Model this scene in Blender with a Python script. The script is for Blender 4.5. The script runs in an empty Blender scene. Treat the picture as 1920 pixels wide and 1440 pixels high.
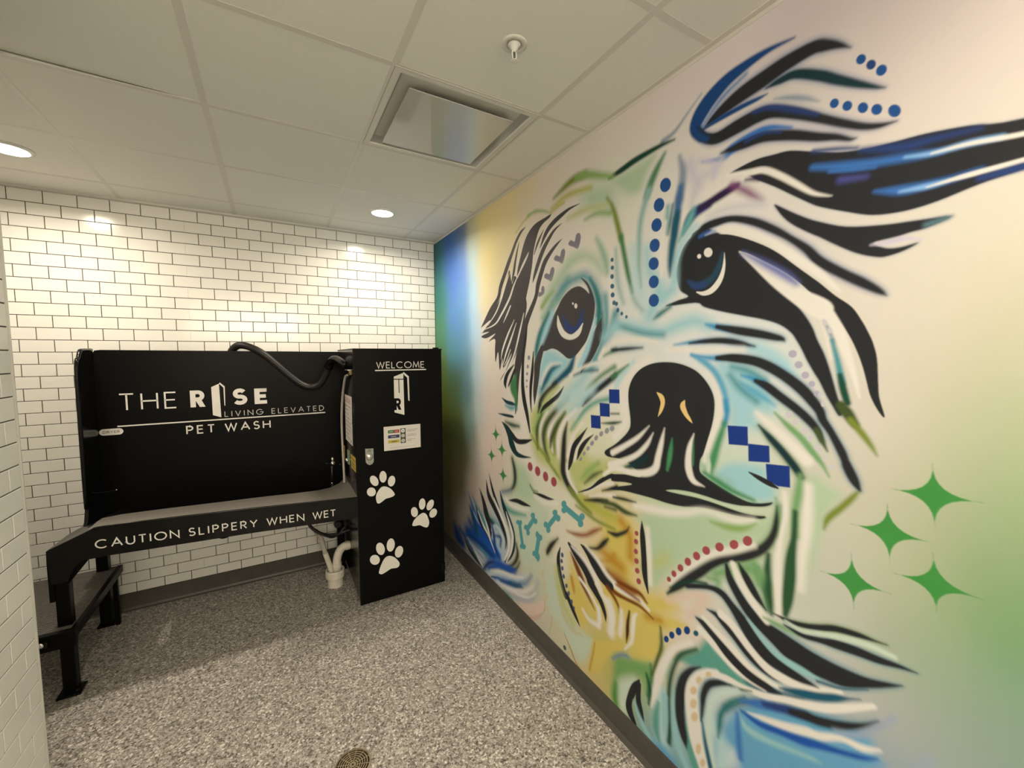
import bpy, bmesh, math, random
import numpy as np
from mathutils import Vector, Matrix
random.seed(4)
scene = bpy.context.scene
COL = scene.collection
# ------------------------------------------------------------------ camera, light, exposure
cam = bpy.data.cameras.new('camera')
cam.sensor_width = 36.0
cam.lens = 36.0 * 768.955 / 1920.0
cam.clip_start = 0.02
cam_ob = bpy.data.objects.new('camera', cam)
COL.objects.link(cam_ob)
YAW, PITCH, ROLL = 0.525862, -0.0700455, -0.004697
_cy, _sy, _cp, _sp = math.cos(YAW), math.sin(YAW), math.cos(PITCH), math.sin(PITCH)
_f = Vector((_sy*_cp, _cy*_cp, _sp)); _r = Vector((_cy, -_sy, 0)); _u = _r.cross(_f)
_r, _u = _r*math.cos(ROLL)+_u*math.sin(ROLL), _u*math.cos(ROLL)-_r*math.sin(ROLL)
cam_ob.matrix_world = Matrix(((_r.x, _u.x, -_f.x, -1.29494), (_r.y, _u.y, -_f.y, -3.62387),
                              (_r.z, _u.z, -_f.z, 1.71641), (0, 0, 0, 1)))
scene.camera = cam_ob
w = bpy.data.worlds.new('world'); scene.world = w; w.use_nodes = True
w.node_tree.nodes['Background'].inputs[0].default_value = (1.0, 0.86, 0.68, 1)
w.node_tree.nodes['Background'].inputs[1].default_value = 0.0
vs = scene.view_settings
vs.view_transform = 'Standard'; vs.look = 'None'; vs.gamma = 1.0; vs.use_curve_mapping = False
vs.exposure = 0.57
H = 2.733
LAMP_COL = (1.0, 0.865, 0.685)
LAMPS = [(-0.585, -0.579, 9.6), (-2.369, -0.61, 9.4), (-0.588, -3.635, 4.0), (-1.60, -3.30, 13.0)]  # last entry: unseen lamp added to brighten the middle of the mural
FILL_LIGHTS = [(-1.75, -6.15, 2.38, 50.0), (-1.05, -6.3, 2.38, 46.0)]

# ------------------------------------------------------------------ materials
def mat(name, col, rough=0.5, metal=0.0, spec=0.5, coat=0.0):
    m = bpy.data.materials.new(name); m.use_nodes = True
    b = m.node_tree.nodes['Principled BSDF']
    b.inputs['Base Color'].default_value = (*col, 1)
    b.inputs['Roughness'].default_value = rough
    b.inputs['Metallic'].default_value = metal
    b.inputs['Specular IOR Level'].default_value = spec
    b.inputs['Coat Weight'].default_value = coat
    return m
def node(m, t, **kw):
    n = m.node_tree.nodes.new(t)
    for k, v in kw.items():
        setattr(n, k, v)
    return n
def link(m, a, b): m.node_tree.links.new(a, b)
def bsdf(m): return m.node_tree.nodes['Principled BSDF']
def noisy(m, col_a, col_b, scale, bump=0.0, detail=3):
    """object-space mottling and fine relief"""
    tc = node(m, 'ShaderNodeTexCoord'); nz = node(m, 'ShaderNodeTexNoise')
    nz.inputs['Scale'].default_value = scale; nz.inputs['Detail'].default_value = detail
    link(m, tc.outputs['Object'], nz.inputs['Vector'])
    rp = node(m, 'ShaderNodeValToRGB')
    rp.color_ramp.elements[0].color = (*col_a, 1); rp.color_ramp.elements[1].color = (*col_b, 1)
    rp.color_ramp.elements[0].position = .3; rp.color_ramp.elements[1].position = .7
    link(m, nz.outputs['Fac'], rp.inputs['Fac']); link(m, rp.outputs['Color'], bsdf(m).inputs['Base Color'])
    if bump:
        bp = node(m, 'ShaderNodeBump'); bp.inputs['Strength'].default_value = bump; bp.inputs['Distance'].default_value = .002
        link(m, nz.outputs['Fac'], bp.inputs['Height']); link(m, bp.outputs['Normal'], bsdf(m).inputs['Normal'])
    return m
M = {}
M['tile'] = noisy(mat('white_tile', (.8, .8, .77), .16, spec=.5), (.80, .80, .765), (.83, .83, .80), 3.0)
M['grout'] = noisy(mat('grout', (.2, .17, .14), .9), (.055, .046, .037), (.085, .072, .058), 60)
M['ceil'] = noisy(mat('ceiling_board', (.7, .7, .66), .95, spec=.1), (.74, .74, .70), (.78, .78, .74), 260, .12)
M['grid'] = noisy(mat('ceiling_grid', (.66, .65, .61), .45, spec=.4), (.62, .61, .575), (.65, .64, .60), 4)
M['bead'] = noisy(mat('corner_bead', (.75, .73, .68), .35), (.72, .70, .65), (.76, .74, .69), 9)
M['plain'] = noisy(mat('plain_wall', (.7, .68, .63), .8), (.68, .66, .61), (.71, .69, .64), 5)
M['base'] = noisy(mat('rubber_base', (.07, .065, .06), .5), (.060, .056, .050), (.075, .070, .062), 14)
M['black'] = noisy(mat('black_powder_coat', (.004, .004, .004), .36, spec=.10), (.0026, .0026, .0028), (.0042, .0042, .0044), 500, .05)
M['blackgloss'] = noisy(mat('black_gloss', (.004, .004, .004), .2, spec=.25), (.003, .003, .0033), (.005, .005, .0052), 40)
M['rubber'] = noisy(mat('black_rubber', (.012, .012, .012), .42, spec=.4), (.010, .010, .010), (.016, .016, .016), 90)
M['tray'] = noisy(mat('grey_coated_rim', (.15, .14, .125), .40), (.125, .117, .105), (.165, .154, .138), 120, .2)
M['tread'] = noisy(mat('grey_tread', (.13, .12, .11), .6), (.105, .096, .088), (.16, .147, .134), 70, .4)
M['letter'] = noisy(mat('white_vinyl', (.78, .77, .74), .5), (.76, .75, .72), (.80, .79, .76), 20)
M['letterdim'] = noisy(mat('white_vinyl_thin', (.6, .6, .57), .5), (.56, .56, .53), (.62, .62, .59), 20)
M['chrome'] = noisy(mat('chrome', (.75, .74, .72), .14, metal=1), (.72, .71, .69), (.78, .77, .75), 12)
M['steel'] = noisy(mat('brushed_steel', (.45, .45, .44), .35, metal=1), (.40, .40, .39), (.48, .48, .47), 60)
M['brass'] = noisy(mat('brass', (.6, .45, .2), .3, metal=1), (.55, .41, .18), (.65, .5, .24), 30)
M['drainbrass'] = noisy(mat('drain_bronze', (.3, .24, .15), .4, metal=.6), (.28, .225, .14), (.36, .29, .18), 40)
M['hole'] = noisy(mat('drain_dark', (.006, .005, .004), .8), (.005, .004, .003), (.008, .006, .005), 20)
M['pvc'] = noisy(mat('white_pvc', (.7, .66, .58), .35), (.66, .62, .54), (.73, .69, .61), 18)
M['hosegrey'] = noisy(mat('grey_hose', (.45, .42, .38), .4), (.40, .375, .335), (.48, .45, .41), 50)
M['yellow'] = noisy(mat('yellow_label', (.6, .42, .08), .5), (.56, .39, .07), (.63, .45, .1), 30)
M['greenlabel'] = noisy(mat('green_label', (.25, .4, .25), .4), (.16, .30, .17), (.33, .46, .32), 60)
M['paper'] = noisy(mat('label_paper', (.72, .70, .68), .5), (.70, .68, .66), (.74, .72, .70), 16)
M['green'] = mat('print_green', (.05, .18, .09), .5)
M['red'] = mat('print_red', (.36, .035, .035), .5)
M['blue'] = mat('print_blue', (.02, .03, .13), .5)
M['pyellow'] = mat('print_yellow', (.5, .42, .05), .5)
M['ink'] = mat('print_ink', (.05, .05, .05), .6)
M['inkgrey'] = mat('print_ink_faded', (.34, .32, .30), .6)
M['redink'] = mat('print_red_faded', (.55, .33, .30), .6)
M['dot'] = mat('print_dot', (.5, .5, .46), .5)
M['white'] = noisy(mat('white_gloss_metal', (.72, .72, .69), .22, spec=.5), (.70, .70, .67), (.74, .74, .71), 6)
M['plaque'] = noisy(mat('plaque_gloss', (.50, .50, .48), .06, spec=.5, coat=.0), (.50, .50, .48), (.52, .52, .50), 3)
bsdf(M['plaque']).inputs['Coat Roughness'].default_value = .03
M['ventdark'] = noisy(mat('vent_inside', (.12, .11, .10), .6), (.10, .09, .08), (.14, .13, .115), 12)
M['ventcone'] = noisy(mat('vent_cone', (.42, .42, .41), .35), (.40, .40, .39), (.44, .44, .43), 8)
def emit(name, col, s):
    m = bpy.data.materials.new(name); m.use_nodes = True
    nt = m.node_tree; nt.nodes.clear()
    e = nt.nodes.new('ShaderNodeEmission'); o = nt.nodes.new('ShaderNodeOutputMaterial')
    e.inputs[0].default_value = (*col, 1); e.inputs[1].default_value = s
    nt.links.new(e.outputs[0], o.inputs[0]); return m
M['lens'] = emit('lamp_lens', (1.0, .87, .66), 30.0)

def floor_material():
    m = mat('flake_epoxy', (.3, .28, .26), .42, spec=.4)
    tc = node(m, 'ShaderNodeTexCoord')
    def vor(scale, els):
        v = node(m, 'ShaderNodeTexVoronoi'); v.inputs['Scale'].default_value = scale
        link(m, tc.outputs['Object'], v.inputs['Vector'])
        sp = node(m, 'ShaderNodeSeparateColor'); link(m, v.outputs['Color'], sp.inputs['Color'])
        rp = node(m, 'ShaderNodeValToRGB'); cr = rp.color_ramp; cr.interpolation = 'CONSTANT'
        while len(cr.elements) < len(els): cr.elements.new(.5)
        for e, (p, c) in zip(cr.elements, els):
            e.position = p; e.color = (*c, 1)
        link(m, sp.outputs['Red'], rp.inputs['Fac']); return v, sp, rp
    v1, s1, r1 = vor(118, [(0, (.045, .042, .038)), (.17, (.20, .183, .166)), (.36, (.33, .305, .28)), (.60, (.43, .40, .37)), (.80, (.56, .53, .49)), (.91, (.85, .82, .77))])
    v2, s2, r2 = vor(215, [(0, (.10, .09, .083)), (.25, (.27, .25, .23)), (.55, (.41, .38, .35)), (.86, (.78, .75, .70))])
    mx = node(m, 'ShaderNodeMix', data_type='RGBA'); mx.inputs[0].default_value = .42
    link(m, r1.outputs['Color'], mx.inputs[6]); link(m, r2.outputs['Color'], mx.inputs[7])
    link(m, mx.outputs[2], bsdf(m).inputs['Base Color'])
    bp = node(m, 'ShaderNodeBump'); bp.inputs['Strength'].default_value = .35; bp.inputs['Distance'].default_value = .002
    link(m, s1.outputs['Green'], bp.inputs['Height']); link(m, bp.outputs['Normal'], bsdf(m).inputs['Normal'])
    return m
M['floor'] = floor_material()

# ------------------------------------------------------------------ object helpers
def obj(name, bm, m, parent=None, smooth=False, kind=None, label=None):
    me = bpy.data.meshes.new(name); bm.to_mesh(me); bm.free()
    if smooth:
        for p in me.polygons: p.use_smooth = True
    for mm in (m if isinstance(m, (list, tuple)) else [m]): me.materials.append(mm)
    o = bpy.data.objects.new(name, me); COL.objects.link(o)
    if parent: o.parent = parent; o.matrix_parent_inverse = parent.matrix_world.inverted()
    if kind: o['kind'] = kind
    if label: o['label'] = label
    return o
def thing(name, loc, label, cat, group=None):
    o = bpy.data.objects.new(name, None); COL.objects.link(o)
    o.location = loc; o.empty_display_size = .1
    o.matrix_world = Matrix.Translation(loc)
    o['label'] = label; o['category'] = cat
    if group: o['group'] = group
    return o
def box(bm, x0, x1, y0, y1, z0, z1, bev=0.0):
    r = bmesh.ops.create_cube(bm, size=1.0)
    vv = r['verts']
    for v in vv:
        v.co = Vector(((x0+x1)/2+v.co.x*(x1-x0), (y0+y1)/2+v.co.y*(y1-y0), (z0+z1)/2+v.co.z*(z1-z0)))
    if bev:
        es = list({e for v in vv for e in v.link_edges})
        bmesh.ops.bevel(bm, geom=es, offset=bev, segments=2, profile=.7, affect='EDGES')
    return bm
def boxes(*bs, bev=0.0):
    bm = bmesh.new()
    for b in bs: box(bm, *b, bev=bev)
    return bm
def prism(bm, pts, axis, a, b):
    """extrude a 2D outline; axis 1: pts=(x,z) between y=a..b; axis 0: pts=(y,z) between x=a..b; axis 2: pts=(x,y), z=a..b"""
    def mk(p, t):
        return {1: (p[0], t, p[1]), 0: (t, p[0], p[1]), 2: (p[0], p[1], t)}[axis]
    n = len(pts)
    va = [bm.verts.new(mk(p, a)) for p in pts]; vb = [bm.verts.new(mk(p, b)) for p in pts]
    bm.faces.new(va); bm.faces.new(vb[::-1])
    for i in range(n):
        bm.faces.new((va[i], vb[i], vb[(i+1) % n], va[(i+1) % n]))
    return bm
def fixn(bm):
    bmesh.ops.recalc_face_normals(bm, faces=bm.faces); return bm
def crom(P, n=8):
    P = [Vector(p) for p in P]
    Q = [P[0]*2-P[1]] + P + [P[-1]*2-P[-2]]
    out = []
    for i in range(len(P)-1):
        a, b, c, d = Q[i:i+4]
        for k in range(n):
            t = k/n
            out.append(.5*(2*b+(c-a)*t+(2*a-5*b+4*c-d)*t*t+(3*b-a-3*c+d)*t**3))
    out.append(P[-1]); return out
def tube(bm, P, r, seg=12, smooth=True, ridges=None, n=8):
    P = crom(P, n) if smooth and len(P) > 2 else [Vector(p) for p in P]
    rings = []; prev = None
    for i, p in enumerate(P):
        d = (P[min(i+1, len(P)-1)]-P[max(i-1, 0)]).normalized()
        if prev is None:
            s = d.cross(Vector((0, 0, 1)))
            if s.length < .05: s = d.cross(Vector((0, 1, 0)))
        else:
            s = prev - d*prev.dot(d)
        s.normalize(); prev = s; t = d.cross(s)
        rr = r if not callable(r) else r(i/(len(P)-1))
        if ridges and i % 2: rr *= ridges
        rings.append([bm.verts.new(p+(s*math.cos(2*math.pi*k/seg)+t*math.sin(2*math.pi*k/seg))*rr) for k in range(seg)])
    for a, b in zip(rings[:-1], rings[1:]):
        for k in range(seg):
            bm.faces.new((a[k], a[(k+1) % seg], b[(k+1) % seg], b[k]))
    bm.faces.new(rings[0][::-1]); bm.faces.new(rings[-1])
    return bm
def lathe(bm, prof, c=(0, 0, 0), seg=32, axis=2, cap=True):
    """prof = (radius, height) pairs about an axis through c"""
    rings = []
    for r, h in prof:
        ring = []
        for k in range(seg):
            a = 2*math.pi*k/seg; x, y = r*math.cos(a), r*math.sin(a)
            p = {2: (x, y, h), 1: (x, h, y), 0: (h, x, y)}[axis]
            ring.append(bm.verts.new(Vector(c)+Vector(p)))
        rings.append(ring)
    for a, b in zip(rings[:-1], rings[1:]):
        for k in range(seg):
            bm.faces.new((a[k], a[(k+1) % seg], b[(k+1) % seg], b[k]))
    if cap:
        bm.faces.new(rings[0][::-1]); bm.faces.new(rings[-1])
    return fixn(bm)
def plane_pts(bm, pts):
    bm.faces.new([bm.verts.new(p) for p in pts]); return bm

# ------------------------------------------------------------------ lamps (downlights and an added fill; the two visible fittings are built below)
for i, (x, y, p) in enumerate(LAMPS):
    L = bpy.data.lights.new('downlight_or_fill', 'AREA'); L.shape = 'DISK'; L.size = .13
    L.energy = p; L.color = LAMP_COL; L.spread = math.radians(162)
    o = bpy.data.objects.new('downlight_or_fill', L); COL.objects.link(o); o.location = (x, y, H-.016)

for x, y, z, p in FILL_LIGHTS:      # unseen fill lights added behind the viewer to even out the lighting
    L = bpy.data.lights.new('fill_light', 'POINT'); L.shadow_soft_size = .30; L.energy = p; L.color = LAMP_COL
    o = bpy.data.objects.new('fill_light', L); COL.objects.link(o); o.location = (x, y, z)
# ------------------------------------------------------------------ mural paint
MURAL = """P lg 29.5 2276,2467 2396,2474 2492,2480 2452,2420 2420,2370 2357,2378 2276,2441
P pg 45.8 2088,2492 2276,2454 2278,2324 2198,2348 2050,2431
P aq 37.6 1747,1733 1817,1747 1912,1715 1991,1694 1957,1645 1885,1603 1808,1560 1736,1532 1694,1504 1694,1626 1715,1686
P yg 41 1615,1385 1726,1392 1839,1143 1683,1108 1603,1244
P aq 27.3 2772,1688 2894,1666 2961,1569 2947,1535 2899,1536 2917,1481 2884,1486 2831,1486 2821,1555 2800,1625
S aq 29.8 2287,1849,18.4 2380,1836,19.8 2466,1812,19 2544,1804,18.6 2616,1823,22.3 2682,1834,22.4 2736,1816,17.8
S pa 20.2 2908,1736,12.7 2971,1697,13.6 3002,1651,8.8
P aq 20.6 2784,1317 2835,1358 2937,1368 2945,1330 2971,1311 2966,1273 2909,1255 2838,1266 2781,1283
P lg 33.4 2438,1041 2681,1144 2877,1178 2959,1207 2952,1150 2808,1053 2686,973 2584,843 2507,760 2487,887 2462,1013
P ye 42.8 2220,945 2360,1004 2416,977 2415,737 2507,742 2586,774 2627,719 2167,458 2266,739
P yg 37.8 1978,1174 2298,1245 2285,1189 2181,1122 2064,1048 2014,1061
P yo 37.3 2014,1045 2144,1029 2302,1013 2303,960 2183,953 2082,972
P pg 53.7 1439,745 1790,854 1682,536 1625,445 1502,423 1451,575
P lg 54.6 1435,1046 1543,1037 1614,964 1637,906 1590,840 1440,828 1421,912
P pk 33.1 1464,125 1621,214 1749,308 1749,243 1679,163 1583,117
P pg 27.4 1748,451 1858,503 1919,346 2060,317 2161,324 2152,270 2088,157 2007,176 1890,254 1802,281
P ye 16.9 2176,326 2363,438 2372,412 2277,318 2211,193 2139,143 2162,242
P ye 24.5 2454,611 2547,673 2628,706 2693,702 2565,603 2566,537 2514,457 2409,430 2438,516
P mg 32.5 2314,327 2379,381 2514,448 2532,409 2512,301 2483,337 2465,348 2380,297 2336,225 2318,108
P gt 19.7 2651,562 2722,638 2763,704 2800,685 2840,672 2878,653 2931,647 2860,618 2783,594 2698,559
P bl 21.9 2847,461 2899,560 2996,636 3114,696 3210,728 3238,693 3219,623 2815,242 2815,355
P wg 28 2343,235 2393,296 2442,326 2413,227 2390,114 2344,129
P ln 26.8 2831,346 2872,382 2889,328 2818,262
P lg 22.1 3060,1370 3112,1354 3137,1337 3105,1277 3093,1212 3066,1232
P ye 41.4 1982,678 2009,644 2151,482 2182,467 2038,385 2002,503 1983,609
S pk 26.6 2596,762,10.9 2690,828,14.4 2754,850,16.7 2692,747,8.3
S aq 39.9 2458,2131,15.3 2477,2045,21.7 2525,1964,27.8 2481,1870,29.5
S pa 43.7 2391,2146,16.8 2405,2036,21.7 2441,1946,20.5
S aq 57.2 2172,1690,18.4 2059,1585,28.3 1931,1495,22.5
S la 30.4 2807,1653,22 2845,1592,25.1 2865,1525,24.3 2850,1453,17.2
S la 26.9 2822,1755,10.3 2908,1729,12.9 2971,1691,13.6 2999,1654,11.7
S aq 42 1976,1417,18.7 2099,1510,20.3 2210,1583,16.3
S yg 50.7 1715,1385,43.2 1747,1268,52.8 1819,1162,58.8 1906,1072,41.7
S yg 43.6 2020,1341,25.6 2062,1241,37.8 2104,1139,41.4
S sg2 34.1 2739,1329,13.2 2761,1292,15.1 2820,1275,12
S lg 29.1 2916,1056,16.5 2950,1020,17.2 2968,960,16
S lg 25.1 3070,1326,15.9 3075,1205,13 3065,1107,12.9
S pa 42.9 2570,373,15.8 2574,238,24.7 2586,157,23.2
S pa 34.3 2789,414,17.4 2830,369,21.9 2833,292,17.8
S pg 25.9 2978,1584,6.2 3021,1519,10.5 3064,1459,11.7
S lv 34.1 2644,2385,16.2 2681,2300,15.9
S ye 29.4 1976,523,19.1 2004,448,26 2085,386,36.8
S yg 42.2 2460,829,15.8 2542,888,18.8 2582,928,16.5
S ye 46.8 2312,439,19.3 2438,492,17.5 2522,591,16.2
S gt 32.2 2822,637,19.3 2878,631,15.9 2931,633,10.7
S nt 21.1 2947,655,5.3 3010,678,9.7 3068,708,8.9
S hn 11.7 3108,2489,3.2 3084,2509,11.7 3053,2528,19.9 3020,2541,25.2 2953,2541,30.9 2894,2533,34.1 2830,2525,33.6 2778,2513,27.9 2734,2498,19.2 2703,2486,6.7
S hn 10.7 2671,2485,20.8 2704,2448,22.5 2748,2428,25.9 2816,2432,30.3 2882,2434,28.5 2928,2422,22.8 2987,2388,20.4 3046,2347,16.5 3095,2312,14.8 3141,2282,12.8 3175,2268,9.9 3207,2263,3
S hn 10.6 2901,2502,4.4 2940,2502,14.5 2982,2496,17.1 3041,2459,18.3 3079,2428,16.8 3125,2392,13.1 3163,2364,8 3182,2352,2.9
S hn 11.2 2765,2372,7 2835,2369,19.8 2900,2363,20.7 2975,2335,19.9 3043,2300,16.4 3085,2281,12.8 3116,2262,8.3 3129,2259,3.2
P hn 8.1 2796,2296 2871,2307 2933,2300 2977,2292 3044,2261 3098,2238 3148,2225 3205,2217 3261,2211 3328,2197 3403,2176 3618,2159 3823,2149 3824,2127 3621,2103 3409,2077 3349,2069 3286,2054 3232,2049 3172,2057 3117,2081 3055,2113 3023,2136 2981,2170 2937,2206 2889,2241 2873,2254 2838,2284
P hn 9.8 2939,2155 2983,2122 3025,2092 3057,2073 3118,2044 3194,2028 3252,2022 3310,2015 3271,2000 3244,1997 3216,1992 3176,1989 3201,1971 3227,1967 3258,1970 3237,1958 3208,1951 3186,1952 3144,1970 3097,2002 3059,2031 3040,2044 2999,2075 2970,2103 2948,2134
S hn 11 2694,2141,15.9 2714,2150,18.9 2753,2154,18.5 2808,2151,14.6 2877,2123,16.9 2941,2081,15.9 2986,2045,13.6 3029,2006,16.2 3061,1967,18.4 3112,1927,17.5 3158,1895,17 3193,1869,11.6 3207,1857,3.5
P hb 10.1 2607,1980 2601,2015 2609,2056 2626,2098 2660,2131 2706,2149 2773,2110 2837,2041 2848,2023 2916,1952 2978,1886 3013,1849 3036,1817 3053,1786 3065,1754 3082,1718 3096,1678 3107,1641 3119,1599 3132,1563 3123,1551 3108,1575 3092,1603 3075,1639 3061,1662 3041,1698 3027,1728 3012,1755 2997,1777 2967,1801 2921,1820 2854,1838 2781,1858 2718,1879 2684,1897 2557,1898 2609,1914 2653,1923 2621,1947
S hg 23.6 1857,1565,20.4 1768,1504,25.9 1715,1452,27.2 1688,1391,9.9
S hg 32.3 1307,1283,9.9 1390,1274,20.6 1475,1277,12.8
S ho 24.3 1955,1370,8.3 1933,1288,25 1924,1162,31.3 1925,1100,32.2 1962,1047,27.7 2010,1013,24
S hb 20.4 2297,1626,20.5 2231,1584,21.1 2167,1541,20.1 2115,1501,19.1 2076,1466,7.5
S hb 10.4 2768,1808,11 2838,1792,18.2 2906,1778,17.9 2953,1766,15 2974,1760,10.5 2981,1753,3.4
S hb 12.3 2663,1756,6 2726,1761,12.4 2785,1761,15 2840,1753,14.5 2895,1740,4.6
S hb 17.5 2276,1736,12.6 2364,1741,12.3 2445,1744,5.4
S hb 9.2 2771,1703,11 2824,1704,18.5 2893,1695,20.1 2941,1677,21 2987,1650,20.4 3031,1616,21.2 3059,1585,19.6 3078,1559,17.2 3087,1535,15.5 3108,1503,13.7 3132,1458,15 3142,1434,14 3148,1418,16.4 3163,1388,15.7 3176,1364,6.7
S hb 9.9 2902,1633,10.5 2934,1619,17.6 2975,1590,18 3019,1559,17.4 3053,1530,16.9 3076,1503,13.7 3087,1478,8.9
S hg 12.6 2917,1495,5.7 2949,1464,14.6 2981,1434,16.5 3009,1404,17 3027,1383,16.6 3041,1362,12.5
P hg 9.8 2375,1520 2377,1575 2402,1625 2447,1662 2512,1683 2591,1686 2656,1673 2704,1650 2743,1610 2764,1568 2767,1521 2759,1468 2745,1417 2730,1365 2718,1339 2719,1301 2745,1285 2781,1272 2820,1260 2857,1250 2892,1245 2926,1250 2954,1261 2966,1266 2960,1256 2936,1243 2893,1231 2858,1223 2803,1218 2743,1219 2678,1216 2614,1205 2575,1190 2633,1194 2705,1202 2764,1204 2822,1203 2876,1203 2920,1209 2943,1215 2947,1211 2927,1201 2877,1190 2823,1184 2764,1178 2715,1170 2658,1153 2586,1143 2509,1140 2425,1133 2352,1125 2287,1111 2286,1121 2400,1165 2363,1166 2286,1150 2272,1159 2203,1113 2128,1063 2044,1028 2136,1079 2202,1136 2272,1179 2299,1185 2363,1200 2452,1213 2361,1260 2257,1256 2236,1276 2296,1317 2341,1354 2377,1392 2389,1431
S hg 21.3 2362,1232,7.3 2398,1247,18.2 2439,1270,20.8 2483,1304,15.2
S hg 14.1 2979,1257,4.5 2979,1214,11.5 2973,1172,14.5 2956,1131,17.6 2928,1096,20 2881,1058,20.4 2828,1029,19 2771,985,23 2730,939,25.4 2679,886,26.1 2634,833,19.5 2593,784,6.1
S ho 23.6 1880,725,8.1 1821,664,23.2 1785,612,22.2 1774,590,7.6
S ho 20.2 2136,779,6.8 2193,800,14.5 2236,844,19.2 2262,873,10.3
S ho 16.5 2263,907,7.7 2304,910,15.9 2330,921,14.4 2374,952,11.7 2389,977,4.8
S ho 17 2221,1087,5.4 2273,1110,12.3 2313,1131,13.8
S ho 20.8 2097,1004,6.9 2182,1030,16.9 2253,1047,15.4
S ho 16 2294,1079,9.6 2359,1089,11.3 2425,1096,5.2
S ho 36.3 1391,1057,21.7 1421,988,30.2 1421,912,28.2 1373,850,17.9 1257,802,10.4
S ho 38.4 978,577,16.9 1080,541,31.7 1146,533,15
S ho 29 1437,514,13.3 1453,450,24.1 1409,374,19.7 1317,300,11.5
S ho 34.4 1479,412,11.6 1436,351,17.5 1339,291,17.3 1220,243,10.9
S ho 34.6 951,120,11.9 1040,208,17.9 1133,258,10
S ht2 15.2 2743,585,5.1 2707,549,14.7 2676,494,23 2664,433,29.6 2661,375,30.1 2667,315,30 2683,263,23.2 2694,231,6.9
S ht2 13.9 2859,599,4.7 2816,578,15.1 2776,541,17.3 2758,487,16.6 2758,438,15.3 2751,385,5.3
S ht2 13.6 3041,650,12.9 3083,669,18.8 3115,680,18.8 3164,708,16.5 3209,745,10.4 3240,782,3.9
S ht2 10.4 2721,760,6.1 2761,751,20.2 2803,733,28 2850,706,33.4 2905,687,33.2 2946,680,25.9 2982,678,16.1 3013,685,4
S ht2 10.3 2763,814,3.8 2796,814,13 2824,800,17.6 2866,780,23.3 2910,752,25.7 2951,730,19.2 2987,723,12.7 3010,723,4.2
S ht2 11.6 2680,860,14.2 2765,897,13.2 2813,900,18.2 2848,877,20.2 2882,848,27.4 2922,807,30.9 2966,778,30 3010,770,25.1 3057,769,18.6 3107,775,4.2
S ht2 10.3 2827,1007,9.1 2841,967,18.6 2868,929,21.8 2898,897,24.6 2926,877,27.1 2956,863,30.2 2994,852,38.3 3034,840,46.6 3076,835,45.6 3108,838,40.3 3158,845,34.5 3215,868,18 3257,892,9.1 3280,907,3.1
S hg 11.5 2870,1030,6.7 2894,996,18.3 2923,957,18.3 2959,922,5.1
S hg 9.1 2982,923,3.8 3030,924,10.6 3072,936,11.4 3104,950,12.6 3141,969,12.8 3188,981,11.2 3225,987,5.2 3248,991,2.7
S ht2 8.6 3014,904,4.6 3060,902,10.5 3105,914,11.5 3143,926,17.1 3190,936,17 3233,942,13.8 3274,952,8.1 3305,957,2.6
S ho 19.5 2035,689,9.7 2101,653,17.7 2142,607,15.6
S nb 6.9 2973,2598,2.5 2907,2607,8.7 2844,2605,15.7 2775,2593,23.2 2720,2566,29.1 2682,2533,30.2 2666,2498,23.3 2688,2457,14.4
S k 5.8 3108,2489,0.6 3084,2509,7.4 3053,2528,13.9 3020,2541,18.2 2953,2541,22.7 2894,2533,25.3 2830,2525,24.9 2778,2513,20.3 2734,2498,13.4 2703,2486,3.4
S sb 11.1 2838,2577,5.1 2759,2546,7 2691,2490,4
S nb 5.5 2695,2479,4.2 2761,2485,8.2 2831,2486,8.4 2877,2484,6.3 2905,2484,1.4
S k 5.3 2671,2485,14.8 2704,2448,16.2 2748,2428,18.9 2816,2432,22.4 2882,2434,21 2928,2422,16.4 2987,2388,14.5 3046,2347,11.4 3095,2312,10 3141,2282,8.4 3175,2268,6.1 3207,2263,0.6
S nb 12.1 2658,2506,9.9 2675,2469,12 2709,2441,8.7
S nv 8.4 2866,2450,4.9 2913,2442,7 2972,2407,7.3 3040,2359,3.4
S gy 8.6 2927,2459,1.4 2971,2439,6.4 3012,2415,5.9 3041,2393,1.1
S kt 5.3 2901,2502,1.7 2940,2502,9.8 2982,2496,11.9 3041,2459,12.8 3079,2428,11.6 3125,2392,8.7 3163,2364,4.6 3182,2352,0.5
S bm 8.1 2695,2373,1.7 2765,2355,9.3 2801,2371,16.1 2868,2383,14.7 2915,2383,9 2974,2356,4
S k 5.6 2765,2372,3.7 2835,2369,13.9 2900,2363,14.6 2975,2335,14 3043,2300,11.2 3085,2281,8.3 3116,2262,4.7 3129,2259,0.6
P k 2.7 2796,2296 2871,2307 2933,2300 2977,2292 3044,2261 3098,2238 3148,2225 3205,2217 3261,2211 3328,2197 3403,2176 3618,2159 3823,2149 3824,2127 3621,2103 3409,2077 3349,2069 3286,2054 3232,2049 3172,2057 3117,2081 3055,2113 3023,2136 2981,2170 2937,2206 2889,2241 2873,2254 2838,2284
S nv 11 3144,2224,6.2 3225,2198,9.6 3279,2193,5.9 3344,2184,3.3
S bm 10.5 3035,2224,6.7 3112,2198,10.2 3167,2184,8.8 3217,2174,8.5 3254,2167,7.1 3289,2161,3.4
S lb 6.2 3227,2173,2.4 3272,2163,4.8 3330,2160,6.3 3374,2153,5.3
S w 3.5 3272,2163,1.8 3330,2159,4 3405,2146,4.8 3488,2141,3.5 3619,2138,0.3
S pv 11.5 3101,2167,8 3153,2156,5.1
S bm 9.1 3174,2113,2.5 3221,2100,9.7 3258,2096,8.6 3301,2095,6 3348,2098,4.6
S lb 6 3221,2097,2.5 3267,2093,5.6 3301,2093,3.6
S w 3.1 3267,2091,1 3301,2093,3.6 3333,2094,5.3 3408,2095,5.2 3490,2099,3.6 3621,2105,0.3
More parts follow.
